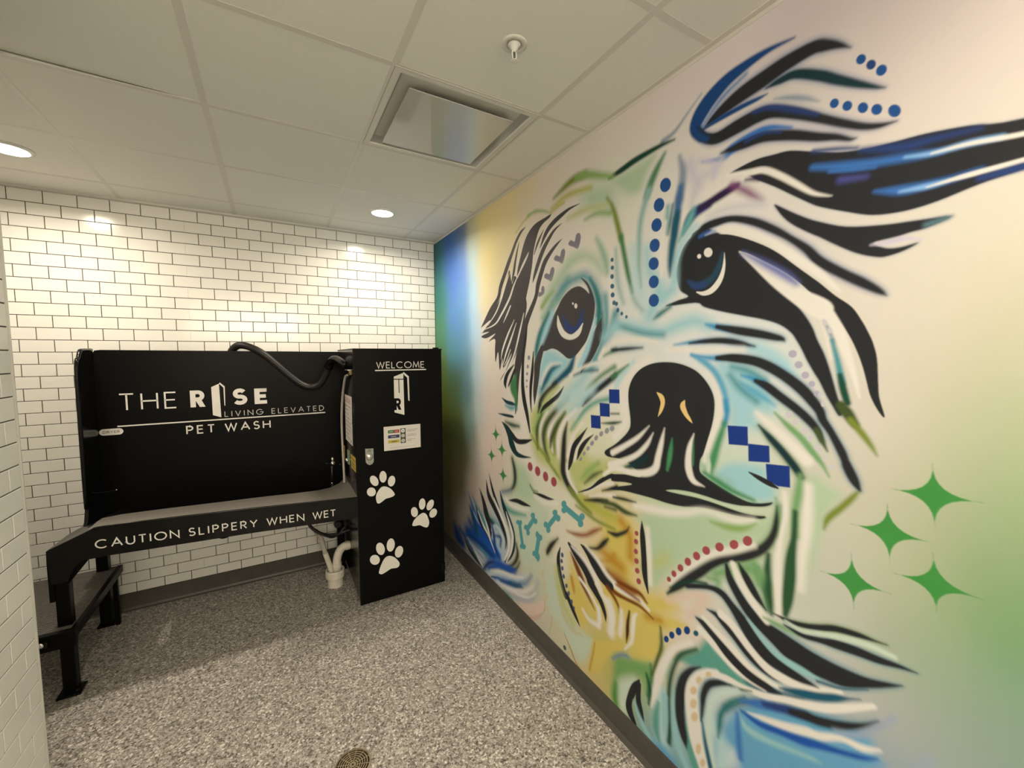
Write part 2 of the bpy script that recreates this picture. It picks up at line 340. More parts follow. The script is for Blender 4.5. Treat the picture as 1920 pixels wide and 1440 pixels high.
S nv 6.4 3349,2081,5.7 3408,2083,7.6 3491,2088,4.9 3621,2098,0.5
S w 5.4 2785,2295,4.3 2855,2277,9.4 2904,2266,9.2 2950,2233,8.8 2994,2194,7.9 3036,2156,5.5 3069,2138,2.5 3082,2133,0.4
P k 3.3 2939,2155 2983,2122 3025,2092 3057,2073 3118,2044 3194,2028 3252,2022 3310,2015 3271,2000 3244,1997 3216,1992 3176,1989 3201,1971 3227,1967 3258,1970 3237,1958 3208,1951 3186,1952 3144,1970 3097,2002 3059,2031 3040,2044 2999,2075 2970,2103 2948,2134
S tg 8.7 3271,2007,5 3297,2012,4.9 3310,2014,1.2
S lv 6.4 3172,1985,1.3 3206,1984,6 3235,1985,4.9 3264,1976,1.1
S nv 9.9 2625,2148,4.9 2646,2187,16.9 2675,2212,20 2723,2222,14.2
S dp 8.8 2691,2217,10.6 2750,2234,14.2 2798,2246,13.6 2822,2250,9.5
S pu 17.7 2805,2257,8.6 2847,2226,9.7 2881,2195,8.1 2901,2179,2.7
S dp 10.7 2850,2257,3.2 2889,2248,7.7
S lg2 21.7 2725,2183,3.8 2789,2188,8.8 2859,2177,12.8 2908,2165,9.1
S lg2 24 2657,2242,7.1 2688,2315,9.5 2747,2328,10.9 2765,2352,8.9
S lv 20.1 2686,2383,4.6 2739,2349,9 2740,2307,7.7
S k 5.5 2694,2141,10.8 2714,2150,13.2 2753,2154,12.9 2808,2151,9.8 2877,2123,11.6 2941,2081,10.8 2986,2045,9 3029,2006,11.1 3061,1967,12.8 3112,1927,12.1 3158,1895,11.7 3193,1869,7.4 3207,1857,0.9
S tm 35 1826,1993,23.2 1777,1912,26.3 1705,1805,22.7 1672,1734,15.5
S tm 30.8 2228,1976,13.5 2237,1857,19.2 2207,1763,18.9 2136,1660,15.6
S dt 17.1 2205,1903,8.4 2210,1835,9.1 2186,1773,7
S w 11.9 2257,2047,8.5 2266,1902,12 2248,1786,12 2194,1700,9.9
S tm 27.1 2292,1895,19.3 2261,1823,16.2 2228,1772,6.5
S sg2 35.9 1953,2095,16.9 1901,2022,20.2 1816,1971,15.3 1736,1921,15.9
S g3 19.4 2082,2352,2.8 2170,2356,9.6 2252,2332,10.9
S lg 31.6 2126,2436,14.1 2231,2411,17.9
S g5 22.9 2791,958,16.4 2900,1027,20.9 2951,1003,20.5
S g2 12.5 2926,1043,5.7 2951,986,10.2 2967,925,7
S g2 16.6 2991,1264,2.9 2985,1170,4.4
S am 30.7 2341,988,20.8 2393,940,20.2 2401,849,21.9
S am 38.3 2222,802,20.1 2292,787,29.2 2345,776,28.3
S rb 32.1 2266,719,15.7 2347,713,18.5 2422,702,15.1
S am 25.3 2493,634,13.7 2563,656,13.2
S nt 17.4 2913,649,7.9 2980,662,10.4 3054,697,9.2
S g2 21.4 2632,541,4.9 2669,591,6.4 2722,638,4.8
S gt 20.4 2589,449,6 2613,523,7.9
S nt 20.6 2842,504,5.4 2899,571,8.4 2965,619,7.2
S tm 17.8 2825,1675,7 2877,1663,10.1 2927,1638,9.8
S tm 18.3 2818,1647,7.2 2855,1607,10.6 2907,1570,8.5
S tm 21.6 2300,1844,9.2 2438,1805,9.9 2545,1791,8.1
S tm 34.4 1837,1653,11.9 1757,1569,16.9 1715,1506,13.6
S g3 30.5 1808,1455,17.9 1715,1379,25.1 1672,1287,29
S ol 25.1 1932,1411,11 1858,1316,19.6 1839,1196,18.8
S ol2 17.4 1726,1386,5.6 1677,1288,14.7 1683,1183,8.9
S w 17 1778,1402,6.9 1721,1307,17.2 1732,1211,13
S w 16.3 1922,1466,9 1833,1382,15.9 1794,1288,16.1 1829,1194,7.1
S w 15.5 2027,1444,8 1923,1360,12.8 1879,1268,14.4 1882,1176,7.6
S w 12.9 2077,1384,5.1 2003,1300,12.8 1960,1193,11.8
S w 12.5 2140,1345,3.9 2054,1272,9 2017,1188,7.4
S w 13.4 2279,1575,6.5 2175,1526,9.6 2092,1467,10.9 2028,1396,4.6
S w 12.6 2277,1641,5 2174,1596,8.1 2091,1540,7
S w 14.8 1952,1146,12.1 1970,1077,15.6 2031,1027,10.9
S w 12.3 2136,1037,4 2253,1076,8.1 2300,1086,9.6
S ol 15.6 2032,956,5.4 2183,932,9.1 2303,935,4.3
S w 15.4 2097,1041,5.1 2188,1104,9.6 2286,1138,9.3
S bd3 42.4 708,409,25 864,347,28.9 1043,321,24.9
S nb 45.5 508,265,23.1 703,232,28.8 860,212,20.3
S bl 33.8 1235,266,15.4 1381,268,16.5 1501,312,10
S tm 36 1114,553,11.6 1224,532,21 1297,457,20.2
P k 3.4 2607,1980 2601,2015 2609,2056 2626,2098 2660,2131 2706,2149 2773,2110 2837,2041 2848,2023 2916,1952 2978,1886 3013,1849 3036,1817 3053,1786 3065,1754 3082,1718 3096,1678 3107,1641 3119,1599 3132,1563 3123,1551 3108,1575 3092,1603 3075,1639 3061,1662 3041,1698 3027,1728 3012,1755 2997,1777 2967,1801 2921,1820 2854,1838 2781,1858 2718,1879 2684,1897 2557,1898 2609,1914 2653,1923 2621,1947
P k 1.3 2660,2131 2706,2149 2735,2120 2792,2106 2846,2082 2912,2043 2959,2007 3003,1965 3045,1926 3064,1908 3102,1869 3139,1836 3163,1796 3175,1771 3186,1744 3196,1704 3201,1646 3205,1607 3217,1563 3212,1562 3198,1585 3186,1613 3178,1645 3168,1683 3155,1721 3137,1762 3107,1814 3089,1841 3066,1859 3019,1911 2976,1951 2914,1996 2837,2043 2736,2063
S w 5.8 2715,2123,1.2 2754,2129,6.5 2809,2122,9.5 2879,2084,10.1 2943,2040,10.9 3002,1988,11.6 3063,1933,9.8 3094,1898,6 3114,1877,1.2
S bm 11.1 2694,2123,2.8 2726,2129,4.6 2750,2127,1.1
S w 4.5 2837,2040,1.2 2882,1996,7.3 2947,1934,15.4 3007,1883,20.4 3067,1840,26.1 3085,1824,15.9 3116,1766,14.2 3135,1712,9.7 3154,1649,5.7 3165,1603,1.8
S sv 16.4 2847,2034,2.4 2914,1988,8.6 2976,1942,9.6 3005,1916,5.3
S w 6.7 3056,1856,11.2 3078,1808,7.4 3090,1756,4.9 3100,1704,3.7
S di 7.8 2652,1977,3.6 2683,1957,10.8 2720,1959,13.8 2751,1979,12.4 2769,2011,10.1 2779,2051,3.2
S nv 11.7 2656,1972,2.9 2683,1955,9 2716,1956,7.4
S w 1.5 2687,1934,2.2 2713,1926,7.3 2741,1931,10.3 2763,1949,10.6 2778,1974,8.4 2786,2008,5 2786,2049,0.7
E w 1.5 2727,2062,17.6,14.6,2.34
E w 1.6 2693,2056,8.7,7.3,2.34
S aq 22.7 2593,1986,14.2 2595,2063,14.6 2626,2121,9.7 2676,2164,6.9
S aq 28.5 2541,1933,20.7 2584,1956,20.2
E db 1.7 2543,2349,27.8,22.7,2.2
E db 1.8 2515,2285,27.4,23.2,2.25
E db 1.8 2505,2213,26.6,23.2,2.27
E db 1.8 2498,2138,26.6,23.4,2.26
E db 1.8 2495,2069,26.2,22.9,2.39
E db 1.9 2497,1999,25.4,23.3,2.3
E db 1.9 2499,1927,25.6,23.8,2.36
S gy 10.5 2684,2600,1.3 2631,2562,3.7 2578,2524,7.3 2526,2513,9.9
S dg 8.2 2579,2497,3.3 2512,2502,8.9 2395,2499,13.6 2313,2489,13.2 2243,2483,6.5
S g1 13.5 2537,2466,5.7 2503,2425,14.5 2474,2380,17.6 2454,2338,14.8
S sg 16.4 2464,2355,14.6 2433,2279,13.3 2421,2215,12.9 2420,2140,11.3 2421,2072,8.3 2434,1989,2.7
S gy 13.8 2603,2427,6 2618,2373,15 2615,2323,16.4 2608,2280,14.5
S sl 14 2611,2317,12 2603,2270,18.3 2596,2216,14.5
S nt 12.6 2600,2230,12.2 2592,2194,19.5 2586,2150,18.5 2578,2105,16.2 2572,2048,11.2 2572,2009,2.4
S at 14.6 2557,2266,7.4 2553,2208,7.5 2550,2170,2.5
S at 13.8 2666,2225,7.1 2650,2189,14.4 2625,2155,9.8 2607,2125,2.5
S ol 13.4 2231,2402,4.9 2265,2355,10.5 2292,2285,14 2318,2207,13.9
S g2 12.9 2318,2215,12.6 2345,2112,12.8 2364,2043,11.7 2386,1974,4.4
S sg 23.6 2288,2169,4.7 2303,2031,9.1 2336,1936,5.8
S sg 22 2377,1997,2.7 2401,1937,7.6 2442,1894,4.7
S ol 19 1833,2530,4.5 1906,2549,14.1 1992,2565,20 2079,2558,18.6
S g3 18.9 2016,2566,10.4 2087,2555,18.5 2196,2510,14.9 2263,2483,10.3
S yo 21.4 1815,2482,7.2 1924,2506,12.7 2017,2501,13.2 2125,2484,9.8
S yg 26.2 1951,2394,2.9 2034,2396,11 2126,2393,10 2232,2374,4.6
S yo 15.7 1449,2454,1.3 1526,2491,4.1 1599,2512,6.9
S g3 15.8 1584,2513,5.6 1667,2514,7.4 1746,2491,5 1807,2462,1.9
S yo 12.8 1813,2464,4.5 1872,2477,7.4 1922,2481,5.9
P h 2.1 1810,2456 1752,2454 1667,2449 1612,2431 1570,2404 1533,2360 1506,2311 1483,2269 1467,2233 1459,2195 1483,2214 1532,2264 1591,2309 1569,2272 1494,2205 1447,2157 1414,2065 1383,1963 1541,1949 1561,2047 1597,2134 1626,2223 1640,2295 1667,2358 1701,2408 1746,2431 1795,2442
S h 2.3 2045,2437,0.7 1966,2437,6.6 1900,2425,11.7 1837,2409,14.1 1789,2388,14.9 1752,2359,13.6 1727,2330,7.9 1704,2302,1.3
S h 2.4 1904,2384,0.9 1843,2367,7.3 1796,2338,12.5 1746,2297,16.6 1707,2251,17.6 1674,2203,16.6 1650,2163,11.9 1633,2128,2.1
S h 2.5 1743,2395,1.2 1714,2368,6.3 1681,2333,8.6 1647,2282,2.7
S h 2.7 1907,2306,0.9 1856,2286,8.4 1802,2256,13.3 1752,2217,17.9 1720,2169,19.3 1687,2109,20 1660,2035,17 1559,1904,24.7 1510,1793,29.5 1474,1684,37.9 1452,1592,31.8 1449,1486,19.3 1444,1419,15.3 1433,1351,3.8
S h 3 1559,2458,1.1 1503,2440,9.4 1449,2399,12.8 1400,2342,15.5 1358,2293,19.8 1306,2229,20.3 1252,2161,21.4 1214,2088,19.2 1107,2015,23.4 959,1916,2.4
S h 2.2 1484,2390,1.6 1460,2337,8 1440,2286,11.4 1419,2221,12.2 1389,2153,2
P h 3.2 1366,2247 1332,2183 1251,2084 1074,1982 959,1916 1106,1957 989,1884 954,1874 1081,1877 957,1851 1039,1835 1175,1861 1074,1812 1167,1825 1165,1753 1172,1670 1211,1738 1231,1618 1269,1696 1283,1634 1394,1730 1311,1614 1238,1548 1271,1584 1427,1703 1504,1844 1553,1948 1561,2047 1439,2198 1398,2156
S w 2.5 1368,2226,1.6 1314,2160,6.5 1260,2083,7.3 1185,2001,6 1065,1924,2.3
S w 2.5 1457,2183,3.6 1415,2137,8.2 1364,2070,9.5 1258,1980,8.9 1168,1924,5.4 1006,1896,1.7
S w 3.9 1377,2023,5.8 1332,1974,7.1 1286,1927,1.8
S w 4 1423,1933,2.2 1341,1845,8.2 1273,1752,7.8 1249,1689,2.1
S w 3.9 1448,1912,2.3 1382,1817,8.3 1319,1730,8.7 1268,1640,2.6
S w 3.9 1375,1750,3.5 1326,1683,4.6 1290,1651,1.6
S w 4.6 1535,1962,3.5 1486,1852,8.3 1427,1730,7 1367,1656,8.9 1282,1557,11.4
P ht 2.6 2033,2229 2003,2242 1961,2263 1965,2278 1982,2281 2007,2269 2019,2297 2039,2302 2053,2287 2051,2260
P ht 2.8 1911,2182 1881,2196 1841,2212 1842,2229 1863,2233 1889,2222 1899,2246 1919,2254 1933,2239 1928,2211
P ht 3 1814,2108 1786,2119 1750,2136 1752,2153 1771,2157 1796,2148 1808,2172 1827,2180 1841,2166 1835,2136
P ht 3.1 1696,2040 1692,2056 1699,2066 1717,2064 1720,2085 1736,2095 1750,2083 1751,2059 1736,2046
S pg2 43.6 1736,1985,18.2 1787,2037,29.8 1882,2107,31.5 1987,2178,29.8 2084,2184,19.4 2159,2145,20.1 2202,2094,16.3
S tm 38.2 1864,2022,19.6 1927,2067,24 2013,2088,22.3 2092,2086,22.2 2153,2029,24.2 2187,1953,24.3 2177,1886,14.5
S g3 19.1 1835,2053,3.8 1777,2021,12.1 1726,1981,13
S sg2 24.8 2165,2244,5.7 2201,2188,14.5 2229,2126,15.5 2237,2078,6.5
S dt 14.8 2123,2073,5 2164,2009,11.7 2187,1933,16.1 2181,1861,18
P h 3.3 1873,1965 1910,2005 1971,2040 2038,2049 2085,2029 2118,2004 2101,2042 2055,2087 2100,2062 2131,2023 2154,1976 2159,1936 2151,1888 2133,1840 2104,1786 2073,1754 2025,1715 1991,1699 1956,1699 1912,1721 1865,1742 1817,1750 1757,1738 1710,1746 1757,1821 1817,1903
S h 4.9 1726,1751,19.4 1683,1674,31.3 1672,1594,27.1 1655,1501,19.2 1650,1433,3.3
S h 3.7 2202,1879,3.5 2174,1803,30.1 2135,1740,33.3 2097,1684,23.3 2062,1629,2.2
S la 11.9 2166,1882,5.1 2134,1800,13.1 2101,1730,16.6 2050,1658,14.4
S la 19.3 1826,1942,13.6 1772,1861,20.6 1731,1793,14.4
S dt 17.1 1787,1940,7.2 1715,1852,13.6 1672,1758,15.9 1661,1698,6.5
S nv 11.1 1919,1912,6.1 1955,1858,18 2015,1839,15.2 2056,1870,17.5 2072,1930,5.6
S w 2.7 1872,1919,3.6 1883,1871,16.7 1920,1825,17.8 1982,1805,13.4 2040,1824,14.7 2073,1866,3.6
E w 2.6 2020,1956,12.8,11.2,2.03
E w 2.7 1997,1970,6.9,5.6,2.77
S w 19.6 1903,1671,2.2 1817,1664,9.4 1757,1616,12.5 1717,1554,9.2
S nt 17.9 1894,1661,1.5 1818,1635,12.2 1768,1581,14.8 1726,1525,5.3
S nt 15 2008,1704,11.7 1974,1645,21.4 1903,1599,18.2 1837,1556,17
S k 11.8 1857,1565,12.3 1768,1504,16.7 1715,1452,17.7 1688,1391,3.9
S yg 24.3 1876,1547,6.8 1788,1482,17.9 1737,1442,7.4
S k 4.6 1926,1553,1.4 1876,1501,12 1808,1461,13.2 1747,1425,12.5 1710,1389,3.1
S k 4.5 1579,1915,2.3 1552,1811,14.7 1529,1716,15 1521,1620,15.3 1521,1524,18.5 1539,1441,21.2 1568,1367,17.9 1601,1260,5.9
S k 4.2 1639,1734,4.5 1627,1623,14 1610,1529,14.3 1610,1435,8.7 1618,1383,2.3
E v 3.4 1590,1701,14,13.7,-2.96
E v 3.4 1578,1649,11.8,11.3,-2.84
E v 3.5 1571,1606,10.7,9.4,-2.96
E v 3.5 1567,1565,9.5,7.6,-2.99
E v 3.5 1566,1530,8.4,6.3,-2.99
S k 6 1418,1657,3.7 1339,1601,15.8 1303,1544,20.4 1313,1503,3.5
S g2 15.7 1439,1591,9.4 1406,1523,39.8 1438,1452,23.3 1448,1379,6.5
S k 4.8 1426,1624,10.9 1379,1562,11 1345,1519,5.5
S kt 5.7 1258,1436,1.8 1323,1414,11.9 1391,1410,12.8 1431,1407,5.6
S tm 20.2 1308,1391,5.8 1378,1381,14 1431,1391,8.3
S kt 5.8 1205,1326,1.5 1293,1326,9 1391,1328,8.8 1411,1328,2.1
S kt 16.2 1307,1283,2.4 1390,1274,10.9 1475,1277,4.7
S k 5.6 1256,1276,2.1 1321,1246,18.8 1390,1208,21 1456,1182,16.9 1544,1195,14.4 1621,1220,3.7
S kt 5.7 1278,1268,4.9 1348,1208,22.3 1389,1146,31.8 1442,1102,19.1 1518,1098,10.4 1609,1111,1.9
X st 4.3 1165,1248 1243,1187 1174,1109 1095,1170
X st 4.1 1250,1156 1329,1093 1260,1021 1178,1079
X st 4.4 1098,1084 1182,1026 1104,949 1027,1012
X st 4.1 1264,987 1343,926 1271,850 1194,912
S ol2 20.1 1967,1498,5.1 1867,1426,17 1778,1345,22.1 1742,1268,23 1758,1192,16 1799,1140,5
S ol2 16.1 1941,1424,2.8 1867,1340,15.2 1819,1263,17.3 1809,1214,7.6
S ol 17.4 1615,1246,5 1683,1195,9.3 1789,1138,8.6
S k 12.2 1955,1370,2.5 1933,1288,15.8 1924,1162,20.9 1925,1100,21.6 1962,1047,18 2010,1013,15
S ol 14 1979,1029,10.6 2014,1009,14.5 2073,975,14.8 2145,955,8.8
S ol 15.8 1768,1139,7.2 1859,1083,9.6 1897,1058,3.5
S k 4.1 2113,1366,1.2 2062,1310,11 2012,1253,16.1 1987,1176,15.7 1970,1128,5.5
S k 4 2157,1340,1.1 2102,1296,10.3 2062,1247,13.3 2038,1196,3.6
S g2 14.4 2295,1738,8.9 2242,1719,5.1 2222,1710,1.3
S g2 18.2 2290,1663,10.1 2209,1622,9.4 2137,1574,8.6 2099,1546,3
S k 10.2 2297,1626,12.9 2231,1584,13.4 2167,1541,12.6 2115,1501,11.8 2076,1466,2.5
S gt 18.7 2259,1519,12 2175,1496,10.2 2100,1453,11.5 2044,1398,9.5 1986,1336,2.6
S pa 45.4 2137,1548,20.6 1976,1499,25.5 1886,1446,18.8
S aq 37.9 2293,1840,25.2 2228,1791,14.5
S w 16.9 2495,1701,13.4 2402,1657,14.9 2355,1592,17.6 2347,1508,17.5 2361,1441,15.1 2334,1390,16 2296,1351,15.6
S pa 15.8 2401,1688,6.2 2329,1622,13.8 2298,1569,8.9
S g2 11.4 2372,1674,2 2316,1640,9.2 2278,1615,7.8
Q di2 2.2 2257,1562 2321,1565 2324,1504 2260,1500
Q di2 2.3 2197,1495 2262,1497 2265,1438 2201,1433
Q di2 2.4 2137,1431 2203,1435 2207,1375 2141,1370
S dg 9.2 2213,1402,1.5 2281,1412,7.6 2320,1421,4.6 2336,1426,0.9
S dg 9.2 2271,1453,2.9 2320,1459,3.3
E vg 2.8 2280,1388,16.2,11.7,-2.57
E vg 2.9 2247,1372,16.6,11.4,0.73
E vg 3 2210,1352,15.7,10.5,0.75
E vg 3.1 2176,1327,16,10.3,0.8
E vg 3.1 2148,1297,16,10.3,0.75
E vg 3.2 2119,1266,14.5,9.2,0.74
E vg 3.2 2091,1235,13.4,8.2,0.78
E vg 3.3 2065,1202,13.5,7.8,0.84
S dt 13.4 2576,1894,6.6 2527,1870,9.2 2502,1855,1.9
S bt 10.9 2728,1818,3.6 2764,1808,10.6 2813,1798,8.6
S k 5.2 2768,1808,7 2838,1792,12.8 2906,1778,12.5 2953,1766,10.2 2974,1760,6.6 2981,1753,0.9
S bt 10.3 2599,1751,2 2663,1758,5.8 2726,1761,5.5
S k 6.2 2663,1756,2.7 2726,1761,7.8 2785,1761,9.9 2840,1753,9.5 2895,1740,1.6
S k 8.8 2276,1736,7.1 2364,1741,6.8 2445,1744,1.3
S w 17.4 2561,1734,6.1 2706,1732,7.5 2858,1730,6.8
S w 12.7 2733,1673,9.9 2770,1616,11.7 2786,1552,12.6 2775,1478,12.5 2749,1399,14.6 2739,1344,11
S bt2 10.1 2673,1714,5.8 2720,1691,11.4 2761,1659,11.4 2789,1617,11.4 2806,1572,10.5 2812,1533,9.4
S bt 9.9 2806,1561,7.5 2812,1519,9.2 2805,1482,9.1
S g4 11.9 2805,1486,7.2 2795,1451,10.9 2781,1405,12.9 2767,1350,15.1 2760,1311,8.8
S bt 11.3 2673,1714,1.9 2740,1704,8.4 2787,1703,8.9
S k 4.6 2771,1703,7.2 2824,1704,13.2 2893,1695,14.5 2941,1677,15.2 2987,1650,14.7 3031,1616,15.4 3059,1585,14.1 3078,1559,12.2 3087,1535,10.8 3108,1503,9.4 3132,1458,10.4 3142,1434,9.6 3148,1418,11.5 3163,1388,11 3176,1364,3.8
S bt 9.8 2857,1648,2.7 2892,1640,8.4 2928,1623,9.8
S k 4.9 2902,1633,6.7 2934,1619,12.4 2975,1590,12.7 3019,1559,12.2 3053,1530,11.8 3076,1503,9.3 3087,1478,5.4
S ol2 5.8 3073,1506,6.9 3087,1478,6.9 3101,1451,1.9
S bt2 10.8 2855,1624,2.8 2890,1603,10.2 2929,1582,8.3 2961,1563,1.9
S g5 7.1 2962,1540,2.3 2999,1507,7.9 3037,1475,9.2 3070,1436,8.9 3090,1413,5.8 3108,1382,1.4
S kt 6.3 2917,1495,2.4 2949,1464,9.5 2981,1434,11 3009,1404,11.4 3027,1383,11.1 3041,1362,7.8
S w 10.1 2909,1534,5.2 2957,1497,11.7 3010,1452,14.5 3053,1414,15.6
S ol 7.7 3171,1356,4.4 3161,1339,7.4 3139,1306,8.3 3111,1267,8.1 3102,1234,1.9
E lv2 1.5 3004,1716,11.2,10.8,-3.1
E lv2 1.4 3021,1685,10.5,10.3,-2.49
E lv2 1.4 3039,1656,10,9.6,1.24
E lv2 1.4 3056,1632,9,8.3,1.35
E lv2 1.7 3070,1606,8.4,7.6,1.27
E lv3 1.8 3002,1540,11.3,9.6,-2.53
E lv3 1.8 3020,1522,10.7,9.3,-2.33
E lv3 1.7 3043,1499,10.4,8.9,-2.18
E lv3 1.7 3059,1481,9.5,8.1,-2.07
E lv3 1.7 3076,1458,8.9,6.5,1.54
S gy 6.7 3078,1805,2 3092,1775,4.4 3102,1747,3.6
S tm 6.5 3099,1752,4.3 3112,1704,6.7 3121,1665,8.3 3128,1637,7.1
S dg2 5.4 3121,1659,6 3129,1625,9.1 3140,1587,8.3
S ol2 6.4 3127,1580,11.6 3142,1559,14 3159,1533,10
S ol 7.1 3149,1543,7.7 3175,1511,8.3 3194,1484,5.6 3207,1461,1.2
P k 2.2 2375,1520 2377,1575 2402,1625 2447,1662 2512,1683 2591,1686 2656,1673 2704,1650 2743,1610 2764,1568 2767,1521 2759,1468 2745,1417 2730,1365 2718,1339 2719,1301 2745,1285 2781,1272 2820,1260 2857,1250 2892,1245 2926,1250 2954,1261 2966,1266 2960,1256 2936,1243 2893,1231 2858,1223 2803,1218 2743,1219 2678,1216 2614,1205 2575,1190 2633,1194 2705,1202 2764,1204 2822,1203 2876,1203 2920,1209 2943,1215 2947,1211 2927,1201 2877,1190 2823,1184 2764,1178 2715,1170 2658,1153 2586,1143 2509,1140 2425,1133 2352,1125 2287,1111 2286,1121 2400,1165 2363,1166 2286,1150 2272,1159 2203,1113 2128,1063 2044,1028 2136,1079 2202,1136 2272,1179 2299,1185 2363,1200 2452,1213 2361,1260 2257,1256 2236,1276 2296,1317 2341,1354 2377,1392 2389,1431
S w 7.9 2488,1430,0.9 2431,1374,9.1 2360,1325,11.5 2284,1279,13.3
S w 7.6 2509,1405,0.9 2477,1351,9.2 2421,1296,11.1 2336,1249,13.6 2271,1220,16.4
S w 7.3 2563,1432,1 2550,1374,9.7 2536,1316,13.4 2522,1265,15.2 2474,1234,14.8 2393,1218,11.6 2298,1212,11.6 2231,1166,7.3
S kt 10.7 2362,1232,2.2 2398,1247,10.9 2439,1270,13 2483,1304,8.5
S g4 7.6 2599,1399,1.4 2593,1349,9.4 2587,1310,9.4 2580,1273,4.7
S w 6.1 2691,1431,1.2 2676,1381,9.8 2671,1329,13.3 2676,1290,14 2695,1260,10.6 2738,1251,0.8
S g4 6 2690,1407,1.3 2690,1356,3.5 2691,1318,2.2
S wg 7.4 2745,1368,4.2 2751,1332,9.5 2752,1302,6.1
S f 1.8 2524,1567,2.4 2545,1551,10.9 2552,1529,10 2543,1498,7.2 2531,1474,1.2
S f 1.7 2649,1547,2.6 2642,1526,11.5 2655,1500,9.1 2671,1482,6.2 2683,1470,1.3
S g4 10.6 2736,1301,6.4 2785,1284,9.5 2838,1266,9 2909,1255,5.5
Q di2 1.4 2816,1480 2882,1486 2886,1425 2822,1418
Q di2 1.3 2886,1432 2950,1437 2953,1392 2953,1386 2889,1376
Q di2 1.2 2942,1380 3009,1388 3013,1325 2979,1320 2947,1330
S k 1.6 2892,1341,1.9 2923,1331,7.3 2955,1321,8 2979,1314,2.8
S w 17.5 2426,1082,13.9 2562,1103,16.1 2658,1129,12.7 2744,1166,8.7 2842,1169,10.9 2911,1190,7.6
S g3 11.1 2766,1135,3.2 2824,1137,10.4 2878,1152,9.1 2920,1183,2.1
S w 9.3 2998,1305,7.4 3003,1242,8.1 2994,1174,8 2988,1105,9.7 2989,1038,11.6 2993,973,11.7 2995,927,10.1
S w 15.5 3056,1338,14.8 3060,1230,14.6 3053,1133,12 3052,1037,9.5
S g5 11.3 3038,1367,6.8 3035,1316,12.2 3029,1251,10.5 3031,1188,9.9
S g6 7.7 3029,1257,7 3029,1187,8.3 3023,1120,14 3022,1055,16.9 3019,987,15.4 3015,938,8.4
S g6 9.6 2960,1099,7.7 2959,1041,12.1 2964,992,12.6 2972,945,9.3 2976,916,4.3
S g5 18.5 2916,1052,12.2 2934,1029,14.7 2935,995,8.2
S g5 17 2764,930,7.7 2796,937,11.9 2797,915,5.9
S g5 10.5 2975,1282,1.6 2983,1235,6 2976,1167,5.9
S k 7 2979,1257,1.2 2979,1214,6.8 2973,1172,9.2 2956,1131,11.7 2928,1096,13.6 2881,1058,13.9 2828,1029,12.8 2771,985,16 2730,939,17.9 2679,886,18.5 2634,833,13.2 2593,784,2.5
S w 12.4 2604,835,6.4 2687,933,10.1 2770,1017,11.4 2845,1065,11.1 2914,1111,9
E rd 2.6 2432,965,11.2,9.8,-2.35
E rd 2.6 2430,928,12.1,10.9,-2.21
E rd 2.6 2430,885,12.2,10.5,-2.29
E rd 2.6 2434,845,13.7,11.2,-2.32
E rd 2.6 2439,805,13.8,11,-2.31
E rd 2.6 2448,763,14,11.6,-2.2
E rd 2.3 2599,845,11,9,-2.06
E rd 2.3 2621,878,13.1,10.9,-2
E rd 2.2 2649,914,14.9,12.1,-2.06
E rd 2.1 2680,952,16.1,13.2,-2.01
E rd 2.1 2715,989,16.6,13.8,-2.13
E rd 2 2752,1025,16.6,13.7,-2.24
E rd 1.9 2801,1058,17.6,13.8,-2.22
E rd 1.8 2851,1087,17.5,13.2,-2.2
E rd 1.7 2895,1117,17.9,13.8,-2.13
E rd 4.4 1602,1055,27.1,25.8,-2.37
E rd 4.2 1682,1047,28.5,27,-2.06
E rd 4 1763,1036,28,25.6,1.36
E rd 3.8 1841,1027,27.5,24.8,-2.32
S w 14.6 2490,1005,10.2 2501,893,13 2509,784,10.1
S k 3 2459,1027,1.7 2464,968,13.5 2473,881,14.6 2481,802,13.5 2499,738,3.1
S br 8.5 2283,701,3.7 2342,701,10.5 2405,709,10 2457,713,9.4 2492,693,5.3
S w 7 2249,681,6.2 2334,670,11.2 2413,677,10 2458,683,9.2 2504,667,6.3
S br 7.2 2258,653,12.8 2318,643,10.8 2375,648,8.5 2458,658,7.1 2526,643,2.4
S k 3.9 1973,735,7.9 2034,706,26 2101,669,32.9 2141,634,33.9 2148,608,25.5 2182,582,21.8 2219,552,16.4 2247,509,11.8 2255,472,1.5
S k 3.7 2072,769,3.9 2132,748,22.4 2179,710,29.2 2224,679,29.3 2274,662,23.9 2293,655,9.1
S br 9 2263,643,11.3 2306,618,9.9 2332,591,7.3 2336,559,2.2
S k 3.7 1901,684,2.5 1885,624,13.8 1890,561,18.1 1910,504,19 1948,440,18.9 1959,449,15.5 2005,401,14.7 2038,369,11.3 2070,338,1.6
S br 11.4 1991,693,3.9 2035,645,16.9 2086,585,19 2078,574,11.8 2099,557,11.7 2144,518,8.6 2176,488,1.7
S am 13 1998,563,12.3 2015,514,12.2 2020,488,2.4
S yg 33 1861,553,8.6 1881,472,22 1920,402,22.1 1937,374,17.1 2005,321,16.4
E bd 3 1919,649,14.2,11.2,1.23
E bd 3 1913,613,12.6,9.8,-2.12
E bd 3 1920,576,13.2,10.2,-1.94
E bd 3 1932,537,13.2,10.1,-1.94
E bd 2.9 1956,497,12.9,9.6,-2.02
E bd 2.9 1976,466,13.1,9.7,-1.94
E bd 2.9 2000,433,13,9.5,-1.94
E bd 2.8 2020,409,10.3,7.4,-2.02
S k 11.8 1880,725,2.4 1821,664,14.5 1785,612,13.7 1774,590,2
S rb 16.5 1959,796,1.8 2033,807,9.7 2107,832,9.8 2169,875,10.7 2217,906,2.8
S k 10.1 2136,779,2 2193,800,8.1 2236,844,11.9 2262,873,4.8
S am 22.3 2215,747,2.3 2272,778,8.8 2305,817,6.9
S k 8.3 2263,907,3.3 2304,910,9.9 2330,921,8.7 2374,952,6.5 2389,977,1
